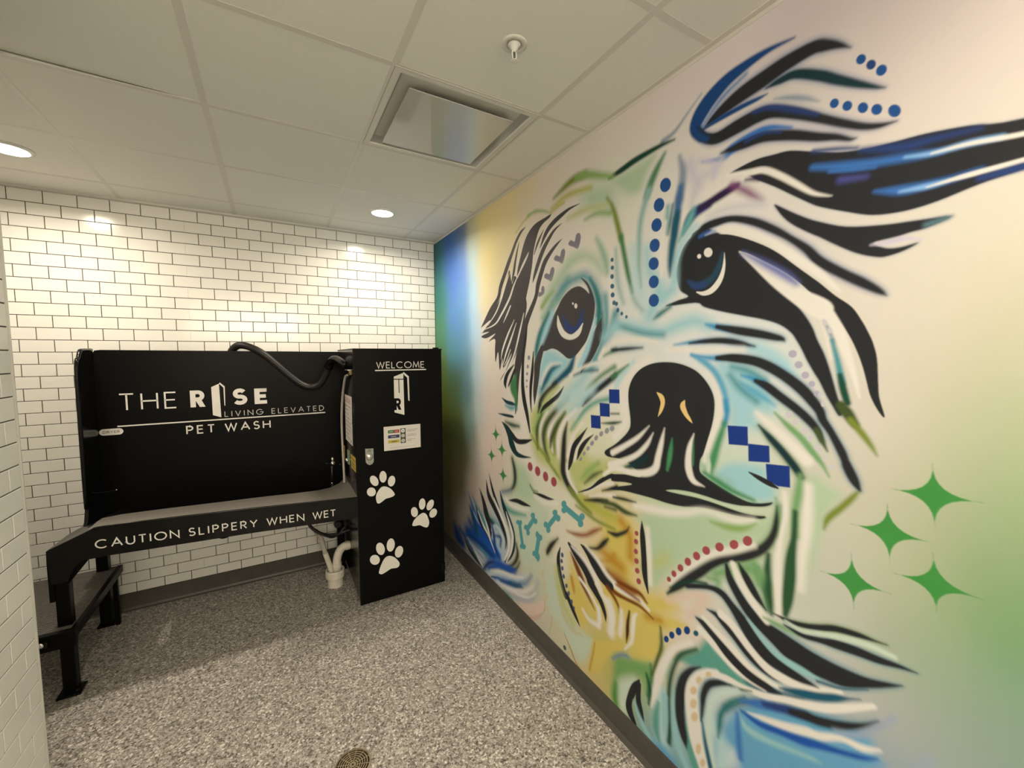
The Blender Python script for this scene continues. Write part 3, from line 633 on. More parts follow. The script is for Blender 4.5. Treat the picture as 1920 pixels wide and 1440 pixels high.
S k 8.5 2221,1087,1.4 2273,1110,6.9 2313,1131,8.1
S k 10.4 2097,1004,2 2182,1030,10 2253,1047,8.8
S ol2 11.4 2218,1036,7.9 2301,1045,12.3 2366,1035,13 2429,1041,3.3
S ol2 14.3 2240,1018,5.2 2308,1025,7.6
S k 8 2294,1079,4.9 2359,1089,6.3 2425,1096,1.4
S g3 20.1 2194,1212,7.7 2119,1153,13.6 2072,1104,4.6
S ol2 15.7 2216,1177,2.9 2158,1142,10.2 2096,1089,3.2
S kt 18.2 1391,1057,11.1 1421,988,17.9 1421,912,16.3 1373,850,8.1 1257,802,2.1
S gy 31.1 1257,795,6.9 1372,836,6.7
S k 5.5 1341,768,4.1 1440,797,13.9 1517,804,14.4 1604,814,2.8
S w 19.5 1301,772,7.6 1372,751,11.1 1504,766,10.5 1590,788,3.2
S gt 20.7 1227,764,4.3 1286,716,17.5 1385,706,15.6 1548,739,4.7
S k 4.7 1632,906,2 1716,914,10 1790,918,9.5 1842,929,1.5
S w 20.4 1660,888,7.5 1748,883,9.6 1869,915,5.7
S ol2 14.4 1602,942,4.3 1637,919,5.8 1683,926,1.6
S bo 2.7 1944,916,18.4 2066,890,17.5
E bo 2.9 1931,932,24.4,16.6,-2.51
E bo 2.9 1933,900,26.1,15.9,-2.61
E bo 2.7 2078,914,23.9,16.3,-2.45
E bo 2.7 2068,875,24.4,16.3,-2.44
S bo 3.2 1865,846,14.2 1780,749,14.7
E bo 3.1 1852,859,25.7,15.3,-2.62
E bo 3 1881,837,24.1,16.5,-2.41
E bo 3.2 1764,760,23.8,15.3,-2.48
E bo 3.2 1790,739,23.9,15.9,-2.4
S bo 3.6 1643,753,14.5 1566,656,15
E bo 3.5 1631,767,25.5,15.3,-2.59
E bo 3.4 1660,741,23.1,14.9,-2.5
E bo 3.6 1551,666,23.5,14.3,-2.53
E bo 3.6 1578,641,23.6,15.1,-2.45
S bo 3.7 1478,661,18.1 1515,532,17.9
E bo 3.8 1457,664,23.3,13.7,-2.58
E bo 3.7 1491,673,20.9,14.1,-2.38
E bo 3.8 1500,525,22.5,14.1,-2.41
E bo 3.7 1533,535,22.1,13.9,-2.4
S bo 3.4 1696,664,17.8 1665,535,18.1
E bo 3.4 1677,669,21.9,14.9,-2.09
E bo 3.3 1713,663,21.4,14.5,-2.24
E bo 3.5 1646,541,24.3,14.6,-2.44
E bo 3.4 1687,535,27.8,16.7,1.27
P bd2 49.4 622,343 787,386 975,407 1111,381 1221,312 1075,232 954,251 784,256 640,243
S nb 43.7 391,259,24.6 460,191,63 572,162,42.4
S bm 20.5 700,631,3.1 772,542,21.9 848,475,35.8 939,426,39.3 1044,385,35.7 1143,355,27
S tm 25.4 774,628,2.7 869,557,19.4 959,490,31.1 1045,425,30.4
S k 7.1 904,722,2.8 962,652,23.1 1013,565,37.1 1062,472,32.2 1081,414,5.5
S k 6.5 1015,818,2.7 1050,719,24.3 1132,659,26.5 1209,602,22.9 1269,541,22.4 1298,479,19 1282,410,3.3
S k 5.4 1060,877,1.7 1117,769,16.7 1195,679,14.1 1228,649,2.3
S kt 5.9 1224,796,4.8 1271,711,21.6 1342,634,29.8 1390,566,29.9 1397,483,24.8 1354,393,15.6 1281,324,4.6
S kt 19.2 978,577,6.9 1080,541,18.8 1146,533,5.4
S w 5.8 791,506,5.5 903,429,14.7 1044,377,10.4 1129,338,3
S w 5.1 1133,720,4.6 1240,627,13.6 1327,542,17.2 1340,445,12.7 1281,339,5.2
S ln 18.1 1096,476,4.6 1145,526,8.9 1208,526,13.4 1268,475,20.5 1275,410,9.3
S lb 23 1144,410,17.1 1190,360,19.6 1236,357,8.6
S nb 18.1 1128,450,4 1223,472,13.6 1222,411,9.2
S ln 19 661,251,3.6 822,229,8.8 971,234,3.3
S tm 20.3 862,280,7 972,259,12.8 1041,257,11.4
S nt 22.1 618,216,6.7 782,169,19.7 933,135,8.9
S w 7.5 783,204,4.3 897,160,11.7 960,135,4.1
S k 14.5 1437,514,5.7 1453,450,14.3 1409,374,10.8 1317,300,4.2
S kt 17.2 1479,412,3.4 1436,351,8.1 1339,291,7.9 1220,243,2.8
S bd2 27.7 969,135,12.7 1058,216,18 1189,271,26.9 1295,290,25.7 1422,309,10.8
S k 17.3 951,120,3.6 1040,208,8.4 1133,258,2.1
S ln 26.4 1039,127,3.6 1172,198,14.7 1295,226,17.3 1435,273,12.6 1577,372,4.2
S k 6.6 1081,127,4.6 1187,167,7.6 1219,176,2
S bm 29.3 1123,139,5.9 1249,182,19.1 1408,230,22
S gb 31.2 1380,217,16 1539,303,15.1 1619,392,4
S w 23.8 1171,136,3.6 1337,166,15.4 1514,234,12.2 1636,331,4.1
S gy2 40.5 1293,121,4.1 1435,158,14 1564,219,11.7 1659,309,10.4 1688,383,4.4
S gt 21.4 1264,121,4.3 1365,121,9.6 1407,100,4.4
S rp 18.5 1591,119,2.1 1650,142,5.3 1714,196,2.1
S tn 8.7 1755,315,1.3 1755,255,2.7 1714,192,2.1
S tn 8.4 1822,253,1.9 1821,206,2.7 1794,128,1.3
S tn2 6.5 1938,225,1.4 1996,169,4.9 2035,128,4.1 2068,117,1.2
E gd 1.9 1944,145,13.1,12.1,-2.49
S tn3 15.1 1889,405,7.1 1937,319,14 2006,285,10.6 2091,301,4.1
S w 13.8 2090,441,5.8 2135,415,9.7 2207,423,11.9
S am 10.2 2181,322,2.5 2167,252,4.5 2144,160,4.4
S w 14.8 2206,512,9.7 2212,459,13.9 2207,426,8.5
S w 19.4 2273,574,22.5 2295,517,24.7 2288,439,22.2
S yl 15.8 2328,573,4.1 2329,526,5.9 2321,475,3.8
S w 15.5 2352,580,8.1 2353,525,11.7 2346,465,11.3
S db2 6.5 2399,604,4.5 2391,547,9.1 2389,500,9.3 2384,452,2.2
S w 7.1 2441,615,3.9 2426,592,9.5 2420,534,10.5 2414,476,8.2 2376,416,3.4
S ol 18.6 2565,594,4.4 2571,540,9.4 2547,456,10.1 2527,369,5.9
S gb 14.3 2300,323,4 2360,379,7 2410,399,3.8
S ye 22.5 2410,411,6.5 2497,460,7.3 2551,527,5.2
S mg2 22.4 2323,215,9.4 2317,154,17.9 2331,113,12.2
S k 3.3 2461,332,4 2434,277,16.4 2408,203,15.6 2409,154,20.9 2437,120,12.5
S k 3.2 2463,317,8.1 2457,250,14 2469,201,16.4 2490,167,2.3
S w 12.3 2704,653,8 2631,583,12.6 2588,498,18.2 2559,410,20.4 2540,322,12.6 2527,266,4.5
S g2 12.7 2520,442,5.5 2522,383,10.2 2507,297,7.3
S dg2 11.7 2726,641,3.1 2660,576,7.4 2633,515,8.8 2615,441,10 2611,358,10.1 2619,276,11.4 2617,184,11.1
S gt 14.6 2562,307,6.1 2552,244,15.1 2554,185,15.2 2571,144,5.4
S pa2 12.9 2438,211,6.4 2475,158,11.3 2522,125,11 2555,119,2.9
S pa2 12.1 2592,361,12.9 2594,277,12.9 2596,211,7.8
S pa2 11.6 2636,412,3.7 2632,352,7.4 2639,270,13.8 2661,200,16 2700,152,13.4
S bl 21.4 2523,102,4.1 2587,126,19.6 2624,100,33.5
S gt 12.9 2695,316,6.6 2707,240,16.6 2736,185,18
S k 7.6 2743,585,1.5 2707,549,9.2 2676,494,15.8 2664,433,21.1 2661,375,21.5 2667,315,21.4 2683,263,16 2694,231,2.9
S w 8.1 2807,611,8 2775,588,10.7 2742,553,13.4 2715,497,19.8 2710,434,27.4 2722,359,29.9 2737,288,29.8 2770,217,25.3
S w 5.9 2775,588,9.9 2842,612,11.2 2897,622,9 2964,643,10.1 3025,675,10.7 3113,720,11.1 3162,756,10.8 3229,814,6.6
E tn4 3.2 2775,580,15.5,7.7,-2.25
E tn4 3.3 2738,532,17.6,9.3,-1.98
E tn4 3.4 2718,477,20,10.4,-2.06
E tn4 4.3 2719,426,22.5,11.5,-2
E tn4 4.3 2725,379,22.7,11.3,-2
E tn4 4.2 2744,269,23.2,10.1,1.34
E tn4 4.2 2763,231,19.3,8.7,-1.87
S k 6.9 2859,599,1.4 2816,578,9.7 2776,541,11.5 2758,487,10.9 2758,438,9.9 2751,385,1.9
S dg2 7.6 2854,596,3.8 2890,609,3.5 2925,628,1.3
S pa3 12.8 2879,601,6.8 2809,526,12.4 2783,458,13.8 2781,387,16.7 2788,311,16.3 2806,251,12.4
S nt 8.7 2756,387,1.9 2771,317,7.5 2794,240,10.1
S dt 12.2 2905,591,5.2 2856,532,10 2827,473,10.5 2821,420,9 2818,378,2.6
S bm 10.8 2891,569,3.3 2949,603,12.7 2997,629,12.4
S nv 9.3 2965,615,8.2 3027,646,14.3 3083,670,12.4
S k 6.8 3041,650,8 3083,669,12.7 3115,680,12.7 3164,708,10.9 3209,745,6 3240,782,0.8
S w 8.4 2917,548,1.5 2967,567,8.7 3029,592,12.8 3085,623,13 3117,637,11.1 3166,672,8.5 3212,685,9.3 3246,708,3.6
S bd2 8.4 2896,537,4.5 2952,539,9.8 3015,563,10.3 3072,585,12.8 3118,608,11.9 3167,633,7.9 3213,659,6.3 3243,682,0.9
S pa2 11.2 2890,515,2.1 2919,491,11.8 2985,507,9.1 3060,538,6.6 3120,562,4.8
S bm 12.3 2882,517,4.5 2889,439,9.7 2898,371,7.9
S bl 14.3 3119,577,13.8 3169,600,16.5 3204,614,11.9
S w 7 2737,724,13.3 2800,700,15.5 2859,673,14.8 2913,663,10.3 2963,664,6.2
S k 5.2 2721,760,3.1 2761,751,14.4 2803,733,20.6 2850,706,24.9 2905,687,24.8 2946,680,18.9 2982,678,11.1 3013,685,1.4
S w 5.9 2748,775,6.8 2838,739,13.9 2911,706,11.6 2978,699,8.2 3012,703,5.7
S k 5.2 2763,814,1.3 2796,814,8.6 2824,800,12.3 2866,780,16.9 2910,752,18.8 2951,730,13.6 2987,723,8.4 3010,723,1.6
S w 5.5 2815,825,14.6 2854,810,14.5 2920,766,16.3 2977,737,15 3038,742,13.8 3106,769,9.6 3160,800,5.3
S k 5.8 2680,860,9.4 2765,897,8.6 2813,900,12.6 2848,877,14.2 2882,848,19.9 2922,807,22.7 2966,778,22 3010,770,18.1 3057,769,12.9 3107,775,1.4
S k 5.2 2827,1007,5.5 2841,967,13.1 2868,929,15.7 2898,897,17.9 2926,877,19.9 2956,863,22.4 2994,852,28.9 3034,840,35.5 3076,835,34.7 3108,838,30.5 3158,845,25.8 3215,868,12.6 3257,892,5.5 3280,907,0.7
S k 5.7 2870,1030,3.4 2894,996,12.7 2923,957,12.7 2959,922,2.1
S w 6.5 2850,1019,10.7 2874,975,13 2910,933,13 2945,902,12.8 2962,887,10.6
S pa2 6.7 2906,859,3.2 2958,819,7.9 3006,798,9.4 3064,797,10.3 3107,800,3.5
S g5 9.3 2955,894,3.1 3002,894,7.5 3052,894,2.5
S k 4.5 2982,923,1.5 3030,924,6.9 3072,936,7.6 3104,950,8.5 3141,969,8.7 3188,981,7.4 3225,987,2.6 3248,991,0.6
S k 4.3 3014,904,2.2 3060,902,6.9 3105,914,7.7 3143,926,12.2 3190,936,12.1 3233,942,9.6 3274,952,5 3305,957,0.6
S wg 5.6 3016,919,3 3059,915,6 3104,933,5.9 3154,952,7.3 3211,967,7.4 3263,969,5.9
S nt 6.9 3009,701,2.6 3067,727,11.4 3112,751,10.9 3149,776,9.8 3180,797,2.5 3202,812,0.5
S nt 5.6 3105,792,3.7 3160,812,2.7 3216,849,1
S sv2 13.4 3153,683,3.3 3200,710,5.5 3241,766,5.5 3270,815,4.8
S sv2 18.9 3314,723,4.9 3340,765,4.7
E bd3 1.9 2593,598,15.2,10.2,-2.02
E bd3 1.8 2618,630,16.1,10.7,-2.04
E bd3 1.8 2648,663,17.1,11.6,-1.98
E bd3 1.7 2684,689,17.4,11.5,-2.04
E nt 2.5 2721,700,12.4,8.7,-2.23
X st2 1 3307,1465 3391,1398 3318,1316 3234,1385
X st2 1.2 3232,1350 3316,1281 3244,1201 3160,1270
X st2 1.3 3166,1193 3251,1124 3178,1045 3096,1112
X st2 1 3318,1258 3402,1189 3330,1122 3248,1178
E td 2.2 2267,2129,9.7,8.6,2.41
E td 2.2 2269,2095,10.2,8.8,2.61
E td 2.2 2268,2057,11,10.1,2.41
E td 2.2 2270,2015,12.1,10.3,2.76
E td 2.2 2273,1977,12,10.9,2.75
E td 2.2 2282,1942,10.6,10,2.74
E td 2.2 2305,1908,9.9,9,1.46
E td 2.1 2329,1891,8.2,8,2.64
E td 2.1 2356,1875,7.4,7.1,2.83
E td 2.2 2297,1936,9.2,8.9,2.33
E lv3 1.3 3112,1410,7.9,6.2,1.25
E lv3 1.4 3096,1430,7.9,6.3,1.25
E lv3 1.4 3083,1454,8.5,6.5,1.37
E lv3 1.4 3086,1579,8.2,5.5,1.56
E lv3 1.4 3078,1604,7.6,5.6,1.57
E lv3 1.3 3081,1799,7.5,5.4,1.74
E lv3 1.3 3093,1778,7.5,5.4,1.72
E lv3 1.4 3076,1458,8.5,6.1,1.44
E lv3 1.4 3089,1446,0.2,0.1,1.26
E tn4 8.3 1738,458,20.7,12,1.27
E tn4 8.3 1754,403,20.7,11.8,1.27
E tn4 8.2 1775,344,20.7,11.6,1.27
B 55,2604,56,108,108
B 131,2218,68,132,116
B 131,1937,88,144,104
B 142,1606,100,124,48
B 154,1272,104,110,33
B 163,886,102,102,32
B 176,596,100,92,40
B 212,214,120,104,76
B 399,2576,60,96,148
B 448,2352,84,120,180
B 457,2007,92,137,182
B 447,1745,89,144,152
B 472,1482,94,120,76
B 518,1177,102,112,48
B 577,967,112,108,64
B 500,682,124,108,72
B 653,2641,88,108,136
B 646,2401,100,128,180
B 679,2153,104,144,184
B 691,1907,100,144,172
B 724,1661,104,144,152
B 717,1413,104,136,132
B 730,1165,140,165,140
B 810,2640,205,190,140
B 824,2445,190,205,190
B 834,2134,185,210,215
B 846,1899,185,210,220
B 867,1623,190,205,200
B 879,1347,190,195,180
B 871,1024,200,185,160
B 997,2627,236,208,135
B 1034,2402,245,216,142
B 1011,2113,244,218,160
B 1064,1887,238,214,185
B 1035,1665,230,208,182
B 1054,1365,226,198,175
B 1048,1059,222,192,168
B 815,682,205,180,155
B 707,391,190,170,150
B 1303,2643,238,208,145
B 1335,2503,240,212,150
B 1556,2656,232,206,160
B 1640,2453,234,212,180
B 1842,2667,228,206,180
B 2093,2692,228,206,185
B 2413,2676,228,205,185
B 2653,2682,226,204,188
B 2838,2686,226,204,190
B 2987,2647,212,189,178
B 1640,2217,236,218,195
B 2098,2255,234,216,192
B 2270,2438,225,215,185
B 2547,2439,232,216,196
B 2770,2094,236,220,200
B 2994,2475,217,200,182
B 3115,2472,217,199,182
B 3167,2489,213,190,176
B 3262,2451,219,195,180
B 3344,2375,221,197,182
B 3310,2300,223,202,182
B 3384,2289,225,204,182
B 3318,2131,225,206,182
B 3011,2036,219,204,186
B 3241,1944,225,208,184
B 3363,2006,225,208,181
B 3199,1799,225,206,184
B 3295,1767,221,204,178
B 3372,1830,219,200,167
B 3411,1761,206,195,158
B 3380,1674,199,191,154
B 3302,1622,210,195,163
B 3208,1602,221,204,182
B 3348,1532,189,186,145
B 3420,1589,186,186,139
B 3411,1498,172,180,132
B 3263,1479,206,193,163
B 3212,1509,217,200,178
B 3430,1403,158,172,120
B 3315,1353,176,176,135
B 3252,1305,190,182,146
B 3188,1325,210,195,171
B 3119,1317,206,195,167
B 3436,1282,145,165,113
B 3405,1185,135,159,107
B 3443,1160,115,154,93
B 3432,1084,119,154,100
B 3328,1080,165,174,130
B 3278,1157,182,178,139
B 3216,1182,191,186,150
B 3149,1166,206,193,171
B 3131,1037,200,191,171
B 3288,948,167,171,139
B 3375,984,154,169,135
B 3451,1003,139,159,132
B 3421,871,148,161,137
B 3341,802,167,169,152
B 3243,817,186,178,163
B 3188,818,199,187,171
B 3148,631,139,158,167
B 3280,705,158,165,163
B 3472,869,139,156,134
B 2432,1857,222,215,198
B 2683,1649,226,218,204
B 2871,1740,224,218,204
B 2957,1578,220,216,200
B 2284,1635,232,218,196
B 1894,1621,228,216,190
B 2028,1359,222,212,172
B 3033,1509,215,202,182
B 2886,1314,205,210,180
B 2698,1166,200,205,165
B 2973,1172,205,205,165
B 3051,1043,195,193,165
B 1638,1363,232,214,190
B 1638,1111,228,210,185
B 1849,1039,225,212,180
B 1637,790,205,203,165
B 1899,761,228,212,180
B 1637,496,205,200,165
B 1514,269,205,192,165
B 1636,164,205,190,160
B 1853,224,208,196,152
B 2039,247,212,200,150
B 2298,864,225,195,140
B 2302,615,226,196,130
B 2462,512,215,190,110
B 2237,292,205,180,90
B 2406,281,150,165,105
B 2603,312,190,195,170
B 2712,669,228,205,180
B 2911,610,205,205,190
B 2827,350,150,180,185
B 2608,113,110,155,160
B 2982,923,222,210,188
B 3061,805,190,186,172
B 902,379,150,160,165
B 1158,323,180,190,190
B 1309,203,200,190,175
B 1749,66,205,190,165
B 1950,102,210,195,160
B 2124,133,215,185,120
E db 0.9 3131,2447,12.9,9,2.03
E nv 1.2 3152,2422,12.6,8.5,2.02
E db 0.9 3173,2397,13.5,9.6,1.97
E db 1 3078,2369,12.8,9.2,2.01
E db 1 3107,2348,13.5,9.4,2.06
E db 1.2 3140,2327,14.3,9.4,2.05
E db 0.9 3168,2309,14.4,9.4,2.05
E db 0.9 3202,2289,16.7,10,2.05
S bd2 22.9 741,524,10.1 828,435,34.7 957,400,41.3 1094,366,40.6 1205,328,27.1
S nt 18.8 711,531,6.2 770,465,24.5 827,401,30.6 864,347,16.4
S k 7.2 831,570,4.9 904,478,19.8 993,438,19.3 1053,397,6.7
S w 5.9 868,540,4.6 958,465,12 1036,422,9.9 1102,369,6.8 1142,332,3.4
S w 5.8 977,537,4.6 1037,462,12.9 1074,398,7.4
S nb 17.5 704,285,5.5 862,297,16.3 1008,299,20 1125,293,14.4
S ln 7.7 703,232,4.6 841,203,10.4 952,177,5.9
S w 5.9 1307,679,3.8 1363,598,15.2 1390,537,15.4 1368,435,9.8 1303,334,3.8
S nb 16.4 1097,523,8.9 1128,450,19.4 1143,378,17.8 1190,337,11.6
S k 7.8 618,216,6 701,170,14 820,143,12 914,127,4.3
S bd2 19.1 1040,176,14.4 1220,270,16.1 1367,319,14.5 1436,337,5.2
S w 14.8 1074,168,3 1235,235,9.6 1381,275,10.7 1514,328,5.2
S nb 17 1219,167,7.7 1366,213,12.6 1488,267,7.7
S pk 21.1 1513,156,18.2 1621,189,19 1708,249,10.4
S w 11.9 1362,175,5.4 1481,196,6.9 1591,241,5.5 1665,308,2.6
S nt 12.9 1345,216,7.9 1432,232,9.2 1514,265,4.1
S gy2 19.5 1431,152,4.5 1545,190,7.8 1643,256,5.3
S dg 8.9 2605,814,1.8 2688,881,5.3 2757,906,5.5
S w 11.7 2000,731,6.4 2101,702,13.8 2164,661,17.2 2210,614,17.3 2223,594,13.4 2269,559,13.1 2282,516,9.8
S w 11.3 2108,776,4.7 2193,743,10.9 2259,701,11.2 2314,687,8.8
S w 6.7 2062,591,8.2 2114,568,9.2 2163,539,8.3 2202,503,8.3 2211,462,7.7
S k 9.8 2035,689,4.4 2101,653,10.8 2142,607,9.1
S rb 11.4 2321,685,6 2392,684,8.8 2452,680,5.8
S ol2 9.2 2564,629,4.4 2571,562,5.8 2552,487,5.6 2527,405,4.3
S dg2 9.6 2499,386,5.4 2517,333,8.9 2513,265,5.3
S w 10.6 2282,1771,5.7 2411,1780,6.6 2520,1764,4.9
S w 12.4 1975,1613,4.6 2090,1659,8 2194,1680,7.4 2296,1691,5.6
S nt 16 2009,1614,2.8 2090,1638,6.2 2180,1646,4.9
S w 9.4 2548,2214,5.1 2531,2115,6.6 2534,2015,6.5
S dt 10.8 2578,2267,4 2568,2208,6.5 2559,2164,2.5
S nv 6.5 2845,2374,4.3 2900,2375,4.7 2948,2356,2.8
S nv 8.6 3034,2267,5.4 3086,2251,5.1 3132,2234,3.7
S bm 7.2 3076,2198,4 3128,2184,4.6 3171,2172,2.5"""
PAL=dict(k='2c2a29',h='463f3b',w='ecdcc6',nb='1c4474',nv='2c3f6c',bm='3f6ea8',bd='4b556e',bd2='23539a',bd3='1f3f72',bl='6aa0b8',bo='5b9791',
 br='7a3f16',rb='914c22',bt='3f8fb0',bt2='66a6b8',db='264f82',db2='45260f',dg='17402c',dg2='1d4a34',di='2a4450',di2='20397a',dp='33203f',dt='2a6f68',
 f='eec377',g1='5a8258',g2='487a48',g3='8fa85a',g4='4a8a58',g5='7ba066',g6='2f5230',gb='6f8298',gd='46504c',gt='5f9a82',gy='8f959a',gy2='b0aca6',
 ht='857a7c',kt='1d3636',la='a9c9c8',lb='8db2d2',lg='b7c49a',lg2='cfc3bb',ln='cdd0c6',lv='d0bfc4',lv2='b3a6ae',lv3='cfc2ba',mg='79a058',mg2='4f8a3a',
 nt='1f5564',ol='7d8630',ol2='47522a',pa='b9d0c4',pa2='9abfb6',pa3='ccd4bf',pg='c9ccab',pg2='b2c29c',pk='e2c0a4',pu='7f4368',pv='4c4a80',rd='a34c4c',
 rp='d4917a',sb='5a80a6',sg='93b0a0',sg2='8fae8c',sl='46688c',st='43823f',st2='458a3f',sv='6468a0',sv2='a3a4ae',td='3c6272',tg='5f7a7c',tm='4f9090',
 tn='b8a684',tn2='a87a52',tn3='cdbb8a',tn4='dbbb8e',v='8d868c',vg='98908f',wg='cdd2b4',ye='dabc5e',yg='c0bd72',yl='c9b85a',yo='b9b04c',am='c08a2a',aq='a2c6c0',at='6fa69c',hn='3d5f92',hb='4d7f92',ho='86802e',ht2='3f7f88',hg='557f3e')
AL=dict(hn=.5,hb=.6,ho=.6,ht2=.6,hg=.62)
def lin(c): 
    c=np.asarray(c,float)/255;return np.where(c<.04045,c/12.92,((c+.055)/1.055)**2.4)
def hexlin(h): return lin([int(h[i:i+2],16) for i in (0,2,4)])
def catmull(P,n=6,closed=False):
    P=np.asarray(P,float);N=len(P)
    if N<3 and not closed:return P
    Q=P if closed else np.vstack([2*P[0]-P[1],P,2*P[-1]-P[-2]])
    out=[]
    for i in range(N if closed else N-1):
        if closed:a,b,c,d=(Q[(i+j-1)%N] for j in range(4))
        else:a,b,c,d=Q[i:i+4]
        for t in np.arange(n)/n:
            out.append(.5*(2*b+(c-a)*t+(2*a-5*b+4*c-d)*t*t+(3*b-a-3*c+d)*t**3))
    if not closed: out.append(P[-1])
    return np.array(out)
def paint(text,U0,U1,V1,res):
    nu,nv=int((U1-U0)/res),int(V1/res)
    gu=(np.arange(nu)+.5)*res+U0;gv=(np.arange(nv)+.5)*res
    recs=[l.split() for l in text.strip().split('\n')]
    B=np.array([list(map(float,r[1].split(','))) for r in recs if r[0]=='B'])  # base tones; samples by the corner and far right darkened to offset nearby lamps
    s=25;cu=np.arange(U0,U1+s*2,s);cv=np.arange(0,V1+s*2,s)
    g=np.stack(np.meshgrid(cu,cv),-1)
    d2=((g[:,:,None,:]-B[None,None,:,:2])**2).sum(-1)
    w=1/(d2+4500)**2.6
    col=lin(B[:,2:]);base=(w[...,None]*col).sum(2)/w.sum(2)[...,None]
    ker=np.exp(-.5*(np.arange(-8,9)/2.6)**2);ker/=ker.sum()
    for ax in (0,1):
        pb=np.pad(base,[(8,8) if a==ax else (0,0) for a in range(3)],mode='edge');n=base.shape[ax]
        base=sum(k*np.take(pb,range(i,i+n),axis=ax) for i,k in enumerate(ker if ax==0 else np.eye(17)[8]*.3+.7*ker))
    fu=(gu-U0)/s;fv=gv/s;iu=fu.astype(int);iv=fv.astype(int);au=(fu-iu)[None,:,None];av=(fv-iv)[:,None,None]
    b=lambda j,i:base[iv+j][:,iu+i]
    img=((b(0,0)*(1-au)+b(0,1)*au)*(1-av)+(b(1,0)*(1-au)+b(1,1)*au)*av).astype(np.float32)
    def box(u0,u1,v0,v1):
        return max(0,int((u0-U0)/res)),min(nu,int((u1-U0)/res)+2),max(0,int(v0/res)),min(nv,int(v1/res)+2)
    def comp(bx,a,c,o=1.):
        i0,i1,j0,j1=bx;a=np.clip(a,0,1);a=(a*a*(3-2*a)*o)[...,None].astype(np.float32)
        img[j0:j1,i0:i1]=img[j0:j1,i0:i1]*(1-a)+c.astype(np.float32)*a
    def seg(bx,p,q,r0,r1,soft):
        i0,i1,j0,j1=bx;x=gu[i0:i1][None,:]-p[0];y=gv[j0:j1][:,None]-p[1]
        dx,dy=q[0]-p[0],q[1]-p[1];L=dx*dx+dy*dy+1e-9
        t=np.clip((x*dx+y*dy)/L,0,1);d=np.hypot(x-t*dx,y-t*dy);r=r0+(r1-r0)*t
        return (r+soft-d)/(2*soft)
    for r in recs:
        if r[0]=='B':continue
        c=hexlin(PAL[r[1]]);soft=max(float(r[2]),res*.7)
        if r[0]=='E':
            u,v,a,b2,an=map(float,r[3].split(','));m=max(a,b2)+soft
            bx=box(u-m,u+m,v-m,v+m);i0,i1,j0,j1=bx
            if i1<=i0 or j1<=j0:continue
            x=gu[i0:i1][None,:]-u;y=gv[j0:j1][:,None]-v;ca,sa=np.cos(an),np.sin(an)
            p=(x*ca+y*sa)/a;q=(-x*sa+y*ca)/b2;rr=np.sqrt(p*p+q*q)
            comp(bx,.5+(1-rr)*min(a,b2)/(2*soft),c);continue
        pts=np.array([list(map(float,t.split(','))) for t in r[3:]])
        if r[0]=='S':
            P=catmull(pts,6);P[:,2]=np.maximum(P[:,2],.3);m=P[:,2].max()+soft
            bx=box(P[:,0].min()-m,P[:,0].max()+m,P[:,1].min()-m,P[:,1].max()+m);i0,i1,j0,j1=bx
            if i1<=i0 or j1<=j0:continue
            A=np.zeros((j1-j0,i1-i0),np.float32)
            for p,q in zip(P[:-1],P[1:]):
                k=max(p[2],q[2])+soft
                b3=box(min(p[0],q[0])-k,max(p[0],q[0])+k,min(p[1],q[1])-k,max(p[1],q[1])+k)
                if b3[1]<=b3[0] or b3[3]<=b3[2]:continue
                v=A[b3[2]-j0:b3[3]-j0,b3[0]-i0:b3[1]-i0]
                np.maximum(v,seg(b3,p,q,p[2],q[2],soft),out=v)
            comp(bx,A,c,AL.get(r[1],1.));continue
        if r[0]=='X':
            ce=.5*(.5*(pts[0]+pts[2])+.5*(pts[1]+pts[3]));P=[]
            for k in range(4):
                a,b2=pts[k],pts[(k+1)%4];mid=ce+((a-ce)+(b2-ce))*.23
                for t in np.arange(8)/8: P.append((1-t)**2*a+2*t*(1-t)*(2*mid-.5*(a+b2))+t*t*b2)
            P=np.array(P)
        else: P=catmull(pts,4,True) if r[0]=='P' else pts
        m=soft+2;bx=box(P[:,0].min()-m,P[:,0].max()+m,P[:,1].min()-m,P[:,1].max()+m);i0,i1,j0,j1=bx
        if i1<=i0 or j1<=j0:continue
        x=gu[i0:i1][None,:];y=gv[j0:j1][:,None]
        ins=np.zeros((j1-j0,i1-i0),bool);near=np.full(ins.shape,-9.,np.float32)
        for p,q in zip(P,np.roll(P,-1,0)):
            if p[1]!=q[1]:
                lo,hi=(p,q) if p[1]<q[1] else (q,p)
                ja,jb=np.searchsorted(gv[j0:j1],[lo[1],hi[1]])
                if jb>ja:
                    xc=lo[0]+(gv[j0:j1][ja:jb]-lo[1])/(hi[1]-lo[1])*(hi[0]-lo[0])
                    ins[ja:jb]^=(x<xc[:,None])
            b3=box(min(p[0],q[0])-m,max(p[0],q[0])+m,min(p[1],q[1])-m,max(p[1],q[1])+m)
            if b3[1]<=b3[0] or b3[3]<=b3[2]:continue
            v=near[b3[2]-j0:b3[3]-j0,b3[0]-i0:b3[1]-i0]
            np.maximum(v,seg(b3,p,q,0,0,soft),out=v)   # 0.5 at the edge
        dn=np.clip(near,0,.5)          # .5 on edge -> 0 at soft distance
        comp(bx,np.where(ins,1-dn,dn),c,AL.get(r[1],1.))
    return img

